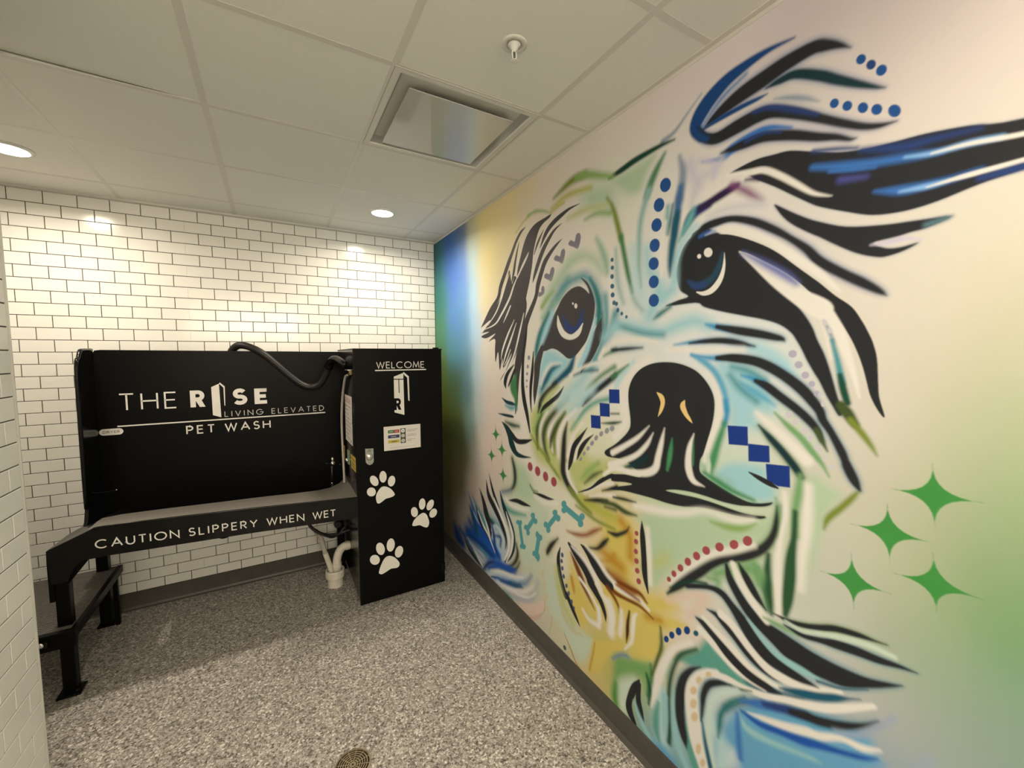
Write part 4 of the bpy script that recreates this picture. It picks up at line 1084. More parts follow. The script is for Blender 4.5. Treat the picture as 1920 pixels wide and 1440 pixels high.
def mural_material(W_mm, H_mm, res):
    img = paint(MURAL, 0, W_mm, H_mm, res)
    wl = lin([238, 222, 200])/.80
    img = np.clip(img*.95/wl.astype(np.float32), .004, .92)
    hh, ww = img.shape[:2]
    px = np.ones((hh, ww, 4), np.float32)
    px[..., :3] = np.where(img < .0031308, img*12.92, 1.055*np.power(img, 1/2.4)-.055)
    im = bpy.data.images.new('mural_paint', ww, hh, alpha=False)
    im.colorspace_settings.name = 'sRGB'
    im.pixels.foreach_set(px.ravel()); im.update(); im.pack()
    m = mat('mural_paint', (.8, .75, .7), .55, spec=.14)
    t = node(m, 'ShaderNodeTexImage'); t.image = im; t.interpolation = 'Cubic'; t.extension = 'EXTEND'
    uv = node(m, 'ShaderNodeUVMap'); uv.uv_map = 'wall'
    link(m, uv.outputs[0], t.inputs[0]); link(m, t.outputs[0], bsdf(m).inputs['Base Color'])
    nz = node(m, 'ShaderNodeTexNoise'); nz.inputs['Scale'].default_value = 220
    tc = node(m, 'ShaderNodeTexCoord'); link(m, tc.outputs['Object'], nz.inputs['Vector'])
    bp = node(m, 'ShaderNodeBump'); bp.inputs['Strength'].default_value = .05; bp.inputs['Distance'].default_value = .001
    link(m, nz.outputs['Fac'], bp.inputs['Height']); link(m, bp.outputs['Normal'], bsdf(m).inputs['Normal'])
    return m

# ------------------------------------------------------------------ room shell
YN = -6.7            # the end of the room behind the viewer
XL, XA = -2.03, -3.0  # left partition, alcove wall
fl = obj('floor', plane_pts(bmesh.new(), [(XA, YN, 0), (0, YN, 0), (0, 0, 0), (XA, 0, 0)]), M['floor'], kind='structure')
MW = 4400.0
M['mural'] = mural_material(MW, 2733.0, 1.9)
bm = bmesh.new(); uvl = bm.loops.layers.uv.new('wall')
fc = bm.faces.new([bm.verts.new(p) for p in [(0, 0, 0), (0, YN, 0), (0, YN, H), (0, 0, H)]])
for l in fc.loops:
    l[uvl].uv = (-l.vert.co.y*1000/MW, l.vert.co.z/H)
wr = obj('wall_right', bm, M['mural'], kind='structure')
wb = obj('wall_back', plane_pts(bmesh.new(), [(XA, 0, 0), (0, 0, 0), (0, 0, H), (XA, 0, H)]), M['grout'], kind='structure')
wl_ = obj('wall_left', fixn(boxes((XL-.12, XL, YN, -1.666, 0, H))), M['grout'], kind='structure')
obj('wall_front', plane_pts(bmesh.new(), [(0, YN, 0), (XL-.12, YN, 0), (XL-.12, YN, H), (0, YN, H)]), M['plain'], kind='structure')
obj('wall_alcove_side', plane_pts(bmesh.new(), [(XA, 0, 0), (XA, 0, H), (XA, -1.64, H), (XA, -1.64, 0)]), M['plain'], kind='structure')
obj('wall_alcove_front', plane_pts(bmesh.new(), [(XA, -1.64, 0), (XA, -1.64, H), (XL-.12, -1.64, H), (XL-.12, -1.64, 0)]), M['plain'], kind='structure')
# rounded metal-edged end of the left partition
pr = [(XL-.12, -1.666)] + [(XL-.022+.022*math.cos(a), -1.644+.022*math.sin(a)-.0) for a in [math.radians(t) for t in range(0, 91, 15)]] + [(XL-.12, -1.622)]
pr = [(XL, -1.668)] + [(XL-.03+.032*math.cos(math.radians(t)), -1.655+.032*math.sin(math.radians(t))) for t in range(0, 91, 15)] + [(XL-.12, -1.623), (XL-.12, -1.668)]
obj('trim_3', fixn(prism(bmesh.new(), pr, 2, 0, H)), M['bead'], smooth=False, kind='structure')

# ---- tiles: raised, bevel-edged slabs laid in running bond, with a few double-length ones at the sheet joints
P, Q, J, D = .149414, .0745172, .0040, .0028
_cache = {}
def tile_mesh(w_, h_, axis, dbl=False):
    k = (round(w_, 4), round(h_, 4), axis, dbl)
    if k in _cache: return _cache[k]
    bm = bmesh.new()
    spans = [(-w_/2, w_/2)] if not dbl else [(-w_/2, -.0002), (.0002, w_/2)]
    for (a, b) in spans:
        bv = .0011
        o = [(a, -h_/2), (b, -h_/2), (b, h_/2), (a, h_/2)]
        la, lb = (a+bv if a == -w_/2 else a+.0002), (b-bv if b == w_/2 else b-.0002)
        i = [(la, -h_/2+bv), (lb, -h_/2+bv), (lb, h_/2-bv), (la, h_/2-bv)]
        def mk(p, d): return (p[0], -d, p[1]) if axis == 1 else (d, p[0], p[1])
        vo = [bm.verts.new(mk(p, 0)) for p in o]; vm = [bm.verts.new(mk(p, D*.6)) for p in o]; vi = [bm.verts.new(mk(p, D)) for p in i]
        bm.faces.new(vi)
        for k2 in range(4):
            n2 = (k2+1) % 4
            bm.faces.new((vo[k2], vo[n2], vm[n2], vm[k2])); bm.faces.new((vm[k2], vm[n2], vi[n2], vi[k2]))
    fixn(bm)
    me = bpy.data.meshes.new('tile'); bm.to_mesh(me); bm.free(); me.materials.append(M['tile'])
    if axis == 1 and me.polygons[0].normal.y > 0 or axis == 0 and me.polygons[0].normal.x < 0: me.flip_normals()
    _cache[k] = me; return me
def lay(cells, axis, parent, visible):
    cells.sort(key=lambda c: -visible(c))
    rest = []
    for n_, c in enumerate(cells):
        u0, u1, z0, z1, dbl = c
        me = tile_mesh(u1-u0-J, z1-z0-J, axis, dbl)
        loc = ((u0+u1)/2, 0, (z0+z1)/2) if axis == 1 else (XL, (u0+u1)/2, (z0+z1)/2)
        if n_ < 300 and visible(c) > 0:
            o = bpy.data.objects.new('tile', me); COL.objects.link(o); o.location = loc; o.parent = parent
        else: rest.append((me, loc))
    if rest:
        V, F = [], []
        for me, loc in rest:
            b0 = len(V)
            V += [(v.co.x+loc[0], v.co.y+loc[1], v.co.z+loc[2]) for v in me.vertices]
            F += [[b0+i for i in p.vertices] for p in me.polygons]
        me = bpy.data.meshes.new('tile_field'); me.from_pydata(V, [], F); me.materials.append(M['tile'])
        o = bpy.data.objects.new('tile_field', me); COL.objects.link(o); o.parent = parent; o['kind'] = 'stuff'
X0 = -2.46124
cells = []
zt = 2.643
for k in range(0, 35):
    z1 = zt - (k-1)*Q if k else H-.012
    z0 = zt - k*Q if k else zt
    if k == 0: z1 = min(zt+Q, H-.008)
    z0 = max(z0, .118)
    if z1-z0 < .012: continue
    odd = (k % 2 == 0)
    xs = [X0+P*(i+(0 if odd else .5)) for i in range(-4, 18) if XA < X0+P*(i+(0 if odd else .5)) < -.004]
    miss = [] if odd else [X0+P*4.5+0*P, X0+P*12.5, X0-P*3.5]
    edges = [XA]+[x for x in xs if all(abs(x-q) > .01 for q in miss)]+[-.002]
    for a, b in zip(edges[:-1], edges[1:]):
        dbl = (b-a) > P*1.5
        if b-a > .008: cells.append((a, b, z0, z1, dbl))
def vis_back(c):
    x, z = (c[0]+c[1])/2, (c[2]+c[3])/2
    if c[1] < -2.66: return 0
    if -2.2 < x < -.9 and .72 < z < 1.70: return 0     # behind the tub
    if -.84 < x < -.12 and z < 1.70: return 0             # behind the cabinet
    if x > -.12 and z < 1.6: return 0
    if -2.2 < x < -.9 and z < .72 and z > .60: return 0
    return 1.0/((x+1.295)**2+3.62**2+(z-1.716)**2)*(.6 if z < 0.75 else 1)*(min(1, (c[1]-c[0])/P))
lay(cells, 1, wb, vis_back)
cells = []
zl = 1.0688
for k in range(-14, 24):
    z0, z1 = zl+(k-1)*Q, zl+k*Q
    z0, z1 = max(z0, .118), min(z1, H-.008)
    if z1-z0 < .012: continue
    y0 = -1.737 if k % 2 == 0 else -1.737-P/2
    ys = [-1.669]+[y0-P*i for i in range(0, 36) if y0-P*i > YN+.02]+[YN]
    for a, b in zip(ys[1:], ys[:-1]):
        if b-a > .008: cells.append((a, b, z0, z1, False))
def vis_left(c):
    y, z = (c[0]+c[1])/2, (c[2]+c[3])/2
    return 1 if (y > -2.02 and .2 < z < 2.3) else 0
lay(cells, 0, wl_, vis_left)

# ---- bases and ceiling angles
obj('baseboard_right', fixn(prism(bmesh.new(), [(0, 0), (0, .116), (-.006, .116), (-.008, .02), (-.02, .004), (-.022, 0)], 1, YN, 0)), M['base'], kind='structure')
bm = prism(bmesh.new(), [(0, 0), (0, .118), (-.007, .118), (-.008, .020), (-.014, .006), (-.024, 0)], 0, XA, 0)
obj('baseboard_back', fixn(bm), M['base'], kind='structure')
obj('trim_1', boxes((XA, 0, -.022, 0, H-.0135, H+.0), (XA, 0, -.002, 0, H-.016, H)), M['grid'], kind='structure')
obj('trim_2', boxes((-.022, 0, YN, 0, H-.003, H), (-.002, 0, YN, 0, H-.016, H)), M['grid'], kind='structure')

# ---- lay-in ceiling: boards resting on a tee grid
ce = obj('ceiling', plane_pts(bmesh.new(), [(XA, YN, H+.03), (XA, 0, H+.03), (0, 0, H+.03), (0, YN, H+.03)]), M['plain'], kind='structure')
G = .6096
gx = sorted([-.2765-G*i for i in range(0, 5)]+[0, XA]); gx = [x for x in gx if XA <= x <= 0]
gy = sorted([-.286-G*i for i in range(0, 11)]+[0, YN]); gy = [y for y in gy if YN <= y <= 0]
VENT = None
for xa, xb in zip(gx[:-1], gx[1:]):
    for ya, yb in zip(gy[:-1], gy[1:]):
        if abs(xa+.8861) < .01 and abs(ya+2.1148) < .01:
            VENT = (xa, xb, ya, yb); continue
        bm = bmesh.new(); e = .002; t = .011
        o1 = [(xa+e, ya+e), (xb-e, ya+e), (xb-e, yb-e), (xa+e, yb-e)]
        o2 = [(xa+t, ya+t), (xb-t, ya+t), (xb-t, yb-t), (xa+t, yb-t)]
        top = [bm.verts.new((x, y, H+.018)) for x, y in o1]
        r1 = [bm.verts.new((x, y, H+.004)) for x, y in o1]
        r2 = [bm.verts.new((x, y, H+.004)) for x, y in o2]
        r3 = [bm.verts.new((x, y, H-.0005)) for x, y in [(xa+t+.001, ya+t+.001), (xb-t-.001, ya+t+.001), (xb-t-.001, yb-t-.001), (xa+t+.001, yb-t-.001)]]
        bm.faces.new(top)
        for A, B in ((top, r1), (r1, r2), (r2, r3)):
            for k in range(4): bm.faces.new((A[k], A[(k+1) % 4], B[(k+1) % 4], B[k]))
        bm.faces.new(r3)
        o = obj('ceiling_board', fixn(bm), M['ceil'], ce)
        if abs(xa+2.1053) < .01 and abs(ya+2.1148) < .01:      # one board sits slightly lifted
            c = Vector((xb, ya, H)); o.matrix_world = Matrix.Translation(c) @ Matrix.Rotation(math.radians(1.3), 4, 'Y') @ Matrix.Translation(-c)
for x in gx[1:-1]:
    obj('ceiling_tee', boxes((x-.012, x+.012, YN, 0, H-.0015, H+.001), (x-.001, x+.001, YN, 0, H, H+.028)), M['grid'], ce)
for y in gy[1:-1]:
    bm = bmesh.new()
    for xa, xb in zip(gx[:-1], gx[1:]):
        a = xa+.012 if xa > XA else xa; b = xb-.012 if xb < 0 else xb
        box(bm, a, b, y-.012, y+.012, H-.0012, H+.001)
    obj('ceiling_tee', bm, M['grid'], ce)

# ------------------------------------------------------------------ stroke lettering
def arc(cx, cy, rx, ry, a0, a1, n=14):
    return [(cx+rx*math.cos(math.radians(a0+(a1-a0)*i/n)), cy+ry*math.sin(math.radians(a0+(a1-a0)*i/n))) for i in range(n+1)]
GL = {
 'A': (.84, [[(0, 0), (.42, 1), (.84, 0)], [(.15, .34), (.69, .34)]]),
 'C': (.90, [arc(.5, .5, .5, .5, 48, 312, 22)]),
 'D': (.74, [[(0, 0), (0, 1), (.24, 1)]+arc(.24, .5, .5, .5, 90, -90, 16)+[(.24, 0), (0, 0)]]),
 'E': (.50, [[(.5, 1), (0, 1), (0, 0), (.5, 0)], [(0, .52), (.46, .52)]]),
 'G': (.96, [arc(.5, .5, .5, .5, 45, 360, 24)+[(.55, .5)]]),
 'H': (.70, [[(0, 0), (0, 1)], [(.7, 0), (.7, 1)], [(0, .52), (.7, .52)]]),
 'I': (.02, [[(.01, 0), (.01, 1)]]),
 'L': (.46, [[(0, 1), (0, 0), (.46, 0)]]),
 'M': (.92, [[(0, 0), (.12, 1), (.46, .12), (.80, 1), (.92, 0)]]),
 'N': (.76, [[(0, 0), (0, 1), (.76, 0), (.76, 1)]]),
 'O': (1.0, [arc(.5, .5, .5, .5, 0, 360, 28)]),
 'P': (.52, [[(0, 0), (0, 1), (.26, 1)]+arc(.26, .74, .26, .26, 90, -90, 12)+[(0, .48)]]),
 'R': (.56, [[(0, 0), (0, 1), (.26, 1)]+arc(.26, .74, .26, .26, 90, -90, 12)+[(0, .48)], [(.24, .48), (.56, 0)]]),
 'S': (.52, [arc(.26, .745, .235, .255, 30, 250, 14)+arc(.26, .255, .26, .255, 75, -150, 14)]),
 'T': (.60, [[(0, 1), (.6, 1)], [(.3, 1), (.3, 0)]]),
 'U': (.66, [[(0, 1), (0, .33)]+arc(.33, .33, .33, .33, 180, 360, 14)+[(.66, 1)]]),
 'V': (.74, [[(0, 1), (.37, 0), (.74, 1)]]),
 'W': (1.1, [[(0, 1), (.28, 0), (.55, .95), (.82, 0), (1.1, 1)]]),
 'Y': (.70, [[(0, 1), (.35, .48), (.70, 1)], [(.35, .48), (.35, 0)]]),
}
def ribbon(bm, pl, wd, place, th):
    """mitred flat ribbon along a 2D line; place maps (u,v,t)->3D, th = thickness"""
    pts = [Vector(p) for p in pl]; n = len(pts)
    closed = (pts[0]-pts[-1]).length < 1e-6
    if closed: pts = pts[:-1]; n -= 1
    Ls, Rs = [], []
    for i in range(n):
        a = pts[i-1] if (closed or i) else None; b = pts[(i+1) % n] if (closed or i < n-1) else None
        d1 = (pts[i]-a).normalized() if a is not None else None
        d2 = (b-pts[i]).normalized() if b is not None else None
        d1 = d1 if d1 is not None else d2; d2 = d2 if d2 is not None else d1
        n1 = Vector((-d1.y, d1.x)); n2 = Vector((-d2.y, d2.x)); mm = (n1+n2)
        mm = mm.normalized() if mm.length > 1e-4 else n1
        s = min(1/max(mm.dot(n1), .35), 2.4)*wd/2
        p = pts[i].copy()
        if not closed and i == 0: p -= d2*wd*.0
        Ls.append(p+mm*s); Rs.append(p-mm*s)
    f = [[bm.verts.new(place(q.x, q.y, th)) for q in S] for S in (Ls, Rs)]
    bk = [[bm.verts.new(place(q.x, q.y, 0)) for q in S] for S in (Ls, Rs)]
    for i in range(n if closed else n-1):
        j = (i+1) % n
        bm.faces.new((f[0][i], f[1][i], f[1][j], f[0][j]))
        bm.faces.new((bk[0][j], f[0][j], f[0][i], bk[0][i])); bm.faces.new((bk[1][i], f[1][i], f[1][j], bk[1][j]))
    if not closed:
        for i in (0, n-1): bm.faces.new((bk[0][i], f[0][i], f[1][i], bk[1][i]))
def text(bm, s, u0, u1, height, wd, place, th=.0006, gap=None, space=.55, narrow=1.0):
    """set a word so that it spans u0..u1"""
    ws = [(GL[c][0]*height*narrow if c != ' ' else space*height) for c in s]
    ng = len(s)-1
    g = ((u1-u0)-sum(ws)-wd)/max(ng, 1) if gap is None else gap
    u = u0+wd/2
    for c, w_ in zip(s, ws):
        if c != ' ':
            for pl in GL[c][1]:
                ribbon(bm, [(u+p[0]*height*narrow, wd/2+p[1]*(height-wd)) for p in pl], wd, place, th)
        u += w_+g
    return bm
def words(s, u0, u1, height, wd, place, m, parent, space=.55, narrow=1.0):
    """one flat raised piece per letter"""
    ws = [(GL[c][0]*height*narrow if c != ' ' else space*height) for c in s]
    g = ((u1-u0)-sum(ws)-wd)/max(len(s)-1, 1); u = u0
    for c, w_ in zip(s, ws):
        if c != ' ': obj('letter', text(bmesh.new(), c, u, u+w_+wd, height, wd, place, gap=0, narrow=narrow), m, parent)
        u += w_+g
def on_y(y, x0=0, z0=0, slope=0):
    return lambda u, v, t: (x0+u, y-t, z0+v+slope*u)

# ------------------------------------------------------------------ pet wash tub
DATA = {"door_back":[[[-1.6793,1.5038],[-1.6341,1.5257],[-1.6304,1.2867],[-1.6782,1.3063]],[[-1.6341,1.5257],[-1.6286,1.5343],[-1.601,1.5048],[-1.604,1.3668],[-1.609,1.3709],[-1.6096,1.4976],[-1.6253,1.5159]]],"THE":[[[-2.1653,1.3695],[-1.8757,1.3684],[-1.8702,1.4825],[-2.1594,1.4793]]],"R":[[[-1.8018,1.3688],[-1.7182,1.3687],[-1.7129,1.4841],[-1.7963,1.4844]]],"S":[[[-1.561,1.3678],[-1.4774,1.3701],[-1.4725,1.4865],[-1.556,1.4825]]],"E":[[[-1.4265,1.3668],[-1.351,1.3679],[-1.3465,1.4809],[-1.4218,1.4823]]],"LIVING":[[[-1.6116,1.289],[-0.965,1.2862],[-0.9636,1.3286],[-1.6098,1.329]]],"PET":[[[-1.833,1.1831],[-1.3328,1.1804],[-1.3303,1.2445],[-1.8304,1.2383]]],"line":[[[-2.1791,1.267],[-0.956,1.2664],[-0.9557,1.2771],[-2.1787,1.2746]]],"DRY":[[[-2.267,1.2172],[-2.1535,1.2193],[-2.1513,1.2609],[-2.2648,1.2579]]],"WELCOME":[[[-0.6955,1.6299],[-0.3611,1.6299],[-0.3601,1.6776],[-0.6943,1.6742]]],"wline":[[[-0.7044,1.6138],[-0.3484,1.6139],[-0.3482,1.6216],[-0.7042,1.6218]]],"door_cab":[[[-0.5798,1.572],[-0.5136,1.5968],[-0.5118,1.301],[-0.5804,1.323]],[[-0.5136,1.5968],[-0.5114,1.6038],[-0.4749,1.5714],[-0.4732,1.3959],[-0.4828,1.4031],[-0.4864,1.5631],[-0.5079,1.5825]]],"T":[[[-0.5816,1.5576],[-0.5101,1.5553],[-0.5102,1.5492],[-0.5818,1.5517]],[[-0.5484,1.5505],[-0.5429,1.5503],[-0.5427,1.457],[-0.5482,1.4572]]],"Rr":[[[-0.583,1.3412],[-0.5344,1.3377],[-0.5325,1.4189],[-0.581,1.4217]]],"placard":[[[-0.6581,1.2274],[-0.3994,1.2281],[-0.3996,1.0597],[-0.6575,1.0579]]],"paw1":[[[-0.7072,0.8719],[-0.7025,0.8587],[-0.7011,0.8458],[-0.7032,0.8349],[-0.7085,0.8273],[-0.7164,0.8239],[-0.7259,0.8251],[-0.7359,0.8307],[-0.7451,0.84],[-0.7524,0.852],[-0.757,0.8651],[-0.7583,0.8778],[-0.7563,0.8885],[-0.751,0.8961],[-0.7432,0.8996],[-0.7338,0.8986],[-0.7238,0.8931],[-0.7146,0.8838]],[[-0.6457,0.877],[-0.6475,0.8632],[-0.6522,0.8515],[-0.659,0.8434],[-0.6672,0.8398],[-0.6758,0.8412],[-0.6837,0.8474],[-0.69,0.8576],[-0.6939,0.8705],[-0.695,0.8847],[-0.6932,0.8984],[-0.6886,0.91],[-0.6818,0.9182],[-0.6737,0.9218],[-0.6651,0.9206],[-0.6572,0.9145],[-0.6508,0.9043],[-0.6468,0.8913]],[[-0.5888,0.8322],[-0.5933,0.8202],[-0.6001,0.8108],[-0.6085,0.8051],[-0.6173,0.8038],[-0.6257,0.807],[-0.6324,0.8144],[-0.6368,0.825],[-0.6383,0.8376],[-0.6368,0.8506],[-0.6324,0.8625],[-0.6256,0.8719],[-0.6173,0.8776],[-0.6085,0.8791],[-0.6001,0.8759],[-0.5933,0.8686],[-0.5888,0.858],[-0.5873,0.8454]],[[-0.7212,0.7825],[-0.7233,0.7721],[-0.7287,0.7635],[-0.7368,0.7579],[-0.7466,0.7559],[-0.7569,0.7577],[-0.7665,0.7632],[-0.7741,0.7716],[-0.7789,0.7819],[-0.7804,0.7929],[-0.7783,0.8032],[-0.773,0.8117],[-0.765,0.8174],[-0.7552,0.8195],[-0.7449,0.8177],[-0.7353,0.8123],[-0.7276,0.804],[-0.7227,0.7936]],[[-0.7216,0.746],[-0.7087,0.782],[-0.6818,0.8103],[-0.6501,0.8077],[-0.6186,0.7857],[-0.5951,0.751],[-0.5983,0.7348],[-0.6255,0.7257],[-0.655,0.7228],[-0.6792,0.7079],[-0.7005,0.6981],[-0.7159,0.7066]]],"paw2":[[[-0.43,0.5844],[-0.4308,0.5716],[-0.4345,0.5607],[-0.4408,0.553],[-0.4489,0.5495],[-0.4578,0.5505],[-0.4664,0.556],[-0.4737,0.5652],[-0.4789,0.5771],[-0.4812,0.5902],[-0.4805,0.6029],[-0.4768,0.6137],[-0.4706,0.6214],[-0.4625,0.625],[-0.4537,0.624],[-0.445,0.6187],[-0.4376,0.6095],[-0.4324,0.5976]],[[-0.3726,0.6293],[-0.3757,0.6155],[-0.3813,0.6042],[-0.3888,0.5967],[-0.3973,0.5941],[-0.4057,0.5965],[-0.413,0.6036],[-0.4184,0.6147],[-0.4212,0.6282],[-0.4211,0.6427],[-0.4181,0.6564],[-0.4126,0.6677],[-0.4051,0.6751],[-0.3967,0.6779],[-0.3883,0.6756],[-0.3809,0.6686],[-0.3754,0.6575],[-0.3726,0.6439]],[[-0.3154,0.6035],[-0.3233,0.5921],[-0.3328,0.5838],[-0.3428,0.5796],[-0.352,0.58],[-0.3593,0.5849],[-0.364,0.5937],[-0.3653,0.6054],[-0.3632,0.6185],[-0.3579,0.6315],[-0.3501,0.6428],[-0.3406,0.6511],[-0.3307,0.6554],[-0.3214,0.6552],[-0.314,0.6503],[-0.3093,0.6415],[-0.3079,0.6298],[-0.31,0.6166]],[[-0.2927,0.5338],[-0.3007,0.5252],[-0.3105,0.5198],[-0.3209,0.5182],[-0.3305,0.5206],[-0.3383,0.5267],[-0.3433,0.5358],[-0.3449,0.5467],[-0.343,0.5582],[-0.3377,0.5689],[-0.3298,0.5776],[-0.3201,0.5831],[-0.3097,0.5848],[-0.3,0.5825],[-0.2922,0.5764],[-0.2871,0.5673],[-0.2854,0.5562],[-0.2873,0.5446]],[[-0.4731,0.4969],[-0.4611,0.5261],[-0.4289,0.5541],[-0.3937,0.569],[-0.3676,0.5532],[-0.3507,0.5086],[-0.3483,0.4787],[-0.3607,0.4548],[-0.3842,0.46],[-0.4188,0.4822],[-0.4477,0.4827],[-0.4676,0.487]]],"paw3":[[[-0.6723,0.3732],[-0.6714,0.3575],[-0.6741,0.3438],[-0.6801,0.3337],[-0.6887,0.3285],[-0.6987,0.3288],[-0.709,0.3346],[-0.7183,0.345],[-0.7256,0.3589],[-0.7299,0.3746],[-0.7307,0.3901],[-0.728,0.4037],[-0.7221,0.4138],[-0.7137,0.419],[-0.7037,0.4189],[-0.6934,0.4133],[-0.684,0.4029],[-0.6766,0.389]],[[-0.6029,0.3735],[-0.6072,0.3583],[-0.6143,0.3462],[-0.6233,0.3388],[-0.6332,0.3369],[-0.6426,0.3407],[-0.6506,0.3497],[-0.6561,0.3628],[-0.6585,0.3785],[-0.6576,0.3949],[-0.6534,0.41],[-0.6464,0.422],[-0.6374,0.4295],[-0.6276,0.4315],[-0.6181,0.4279],[-0.6101,0.419],[-0.6045,0.4058],[-0.602,0.39]],[[-0.547,0.3051],[-0.5535,0.2929],[-0.5623,0.284],[-0.5724,0.2796],[-0.5826,0.2801],[-0.5917,0.2856],[-0.5985,0.2952],[-0.6022,0.3079],[-0.6025,0.3221],[-0.5993,0.3361],[-0.5929,0.3483],[-0.5842,0.3572],[-0.5741,0.3617],[-0.5639,0.3613],[-0.5548,0.356],[-0.5479,0.3464],[-0.544,0.3336],[-0.5437,0.3193]],[[-0.7072,0.2962],[-0.7096,0.2845],[-0.7157,0.2753],[-0.7249,0.2697],[-0.7359,0.2684],[-0.7475,0.2715],[-0.7583,0.2787],[-0.7668,0.289],[-0.7723,0.3011],[-0.7739,0.3138],[-0.7716,0.3253],[-0.7656,0.3345],[-0.7566,0.3401],[-0.7456,0.3416],[-0.734,0.3386],[-0.7232,0.3316],[-0.7145,0.3213],[-0.7089,0.309]],[[-0.7152,0.2111],[-0.7028,0.2499],[-0.6759,0.2971],[-0.6439,0.3082],[-0.6065,0.2882],[-0.5751,0.2462],[-0.5727,0.2209],[-0.5908,0.2073],[-0.6318,0.2112],[-0.6669,0.1977],[-0.6958,0.1888],[-0.7127,0.1984]]],"lock":[[[-0.7831,1.0909],[-0.7304,1.0878],[-0.7298,0.9972],[-0.7384,0.9822],[-0.7575,0.9757],[-0.7749,0.9873],[-0.7821,1.0017]]],"caution":[[[-2.1215,0.7371],[-0.9827,0.6724],[-0.9809,0.729],[-2.1189,0.7828]]],"apron":[[[-2.2906,0.769],[-2.1731,0.82],[-2.121,0.8416],[-1.8604,0.8401],[-1.4191,0.8228],[-0.8471,0.7704],[-0.8512,0.6326],[-1.4256,0.664],[-2.0711,0.6882],[-2.1475,0.6854],[-2.1806,0.6857],[-2.2054,0.6562],[-2.2279,0.596],[-2.2825,0.6882],[-2.2945,0.7023]]]}
tub = thing('pet_wash_tub', (-1.56, -.42, 0), 'black steel pet wash tub on legs with white lettering on its tall back panel', 'tub')
YB = -.09
bm = bmesh.new()
prism(bm, [(-2.285, .62), (-2.285, 1.70), (-2.262, 1.758), (-2.235, 1.762), (-.842, 1.750), (-.842, .62)], 1, YB, YB+.016)
back = obj('back_panel', fixn(bm), M['black'], tub)
bm = bmesh.new()
side = [(-.09, .62), (-.09, 1.760), (-.232, 1.757), (-.262, 1.748), (-.288, 1.712), (-.325, 1.655), (-.335, 1.31), (-.340, .99), (-.338, .82), (-.36, .76), (-.42, .70), (-.42, .62)]
prism(bm, side, 0, -2.285, -2.268)
sp = obj('side_panel', fixn(bm), M['blackgloss'], tub)
bm = bmesh.new(); tube(bm, [(-2.2765, -.092, 1.761), (-2.2765, -.232, 1.757), (-2.2765, -.262, 1.748), (-2.2765, -.288, 1.712), (-2.2765, -.325, 1.655), (-2.2765, -.335, 1.31), (-2.2765, -.340, .99), (-2.2765, -.338, .83)], .011, 10, n=4)
obj('rolled_edge', bm, M['blackgloss'], sp, smooth=True)
# front apron with its lowered left entry
apr = [(-2.300, .700), (-2.2985, .764), (-2.2860, .772), (-2.173, .822), (-2.132, .8415), (-2.06, .8425), (-1.8604, .8350), (-1.4191, .8100), (-.8425, .7700), (-.8425, .6320), (-1.4256, .6640), (-2.0711, .6880), (-2.1806, .6857), (-2.205, .656), (-2.232, .592), (-2.290, .592), (-2.296, .690)]
bm = prism(bmesh.new(), apr, 1, -.785, -.772)
ap = obj('front_apron', fixn(bm), M['blackgloss'], tub)
# top rim: a strip behind the apron edge that drops into the basin
def rz(x):
    pts = [(-2.300, .764), (-2.173, .822), (-2.132, .8415), (-2.06, .8425), (-1.8604, .8350), (-1.4191, .8100), (-.8425, .7700)]
    for (a, za), (b, zb) in zip(pts[:-1], pts[1:]):
        if a <= x <= b: return za+(zb-za)*(x-a)/(b-a)
    return pts[-1][1]
bm = bmesh.new()
xs = [-2.15, -2.132, -2.06, -1.86, -1.6, -1.42, -1.2, -1.06, -.98, -.91, -.862, -.8425]
yi = [-.62, -.600, -.585, -.575, -.560, -.545, -.528, -.511, -.47, -.38, -.26, -.10]
rows = []
for x, yin in zip(xs, yi):
    z = rz(x)
    rows.append([bm.verts.new((x, -.772, z-.004)), bm.verts.new((x, -.764, z+.002)), bm.verts.new((x, yin-.02, z+.001)), bm.verts.new((x, yin, z-.008)), bm.verts.new((x, yin+.01, z-.03)), bm.verts.new((x, yin+.012, rz(x)-.13))])
for a, b in zip(rows[:-1], rows[1:]):
    for k in range(5): bm.faces.new((a[k], b[k], b[k+1], a[k+1]))
obj('rim', fixn(bm), M['tray'], tub, smooth=True)
bm = bmesh.new(); tube(bm, [(x, -.781, rz(x)+.001) for x in [-2.125, -2.06, -1.86, -1.6, -1.42, -1.2, -1.0, -.8425]], .0055, 8, n=3)
obj('rim_bead', bm, M['blackgloss'], ap, smooth=True)
# basin floor and the sloped entry on the left
bm = bmesh.new()
S0, S1 = -2.064, -2.036          # narrow slot added to throw a streak of light on the floor
def bz(x): return .70+(x+2.268)/(2.268-.8425)*-.055
for a, b, y0, y1 in ((-2.268, S0, -.772, -.09), (S1, -.8425, -.772, -.09), (S0, S1, -.772, -.575), (S0, S1, -.385, -.09)):
    prism(bm, [(a, bz(a)), (b, bz(b)), (b, bz(b)-.006), (a, bz(a)-.006)], 1, y0, y1)
plane_pts(bm, [(-2.155, -.60, .835), (-2.155, -.10, .74), (-2.12, -.10, .70), (-2.12, -.60, .70)])
obj('basin', bm, M['black'], tub)
bm = bmesh.new()
g = [[(-2.299, -.776, .764), (-2.173, -.776, .820), (-2.132, -.776, .838)], [(-2.299, -.55, .755), (-2.20, -.50, .79), (-2.132, -.60, .838)], [(-2.285, -.36, .74), (-2.225, -.36, .75), (-2.15, -.42, .78)], [(-2.285, -.09, .72), (-2.225, -.09, .72), (-2.15, -.09, .74)]]
vv = [[bm.verts.new(p) for p in r_] for r_ in g]
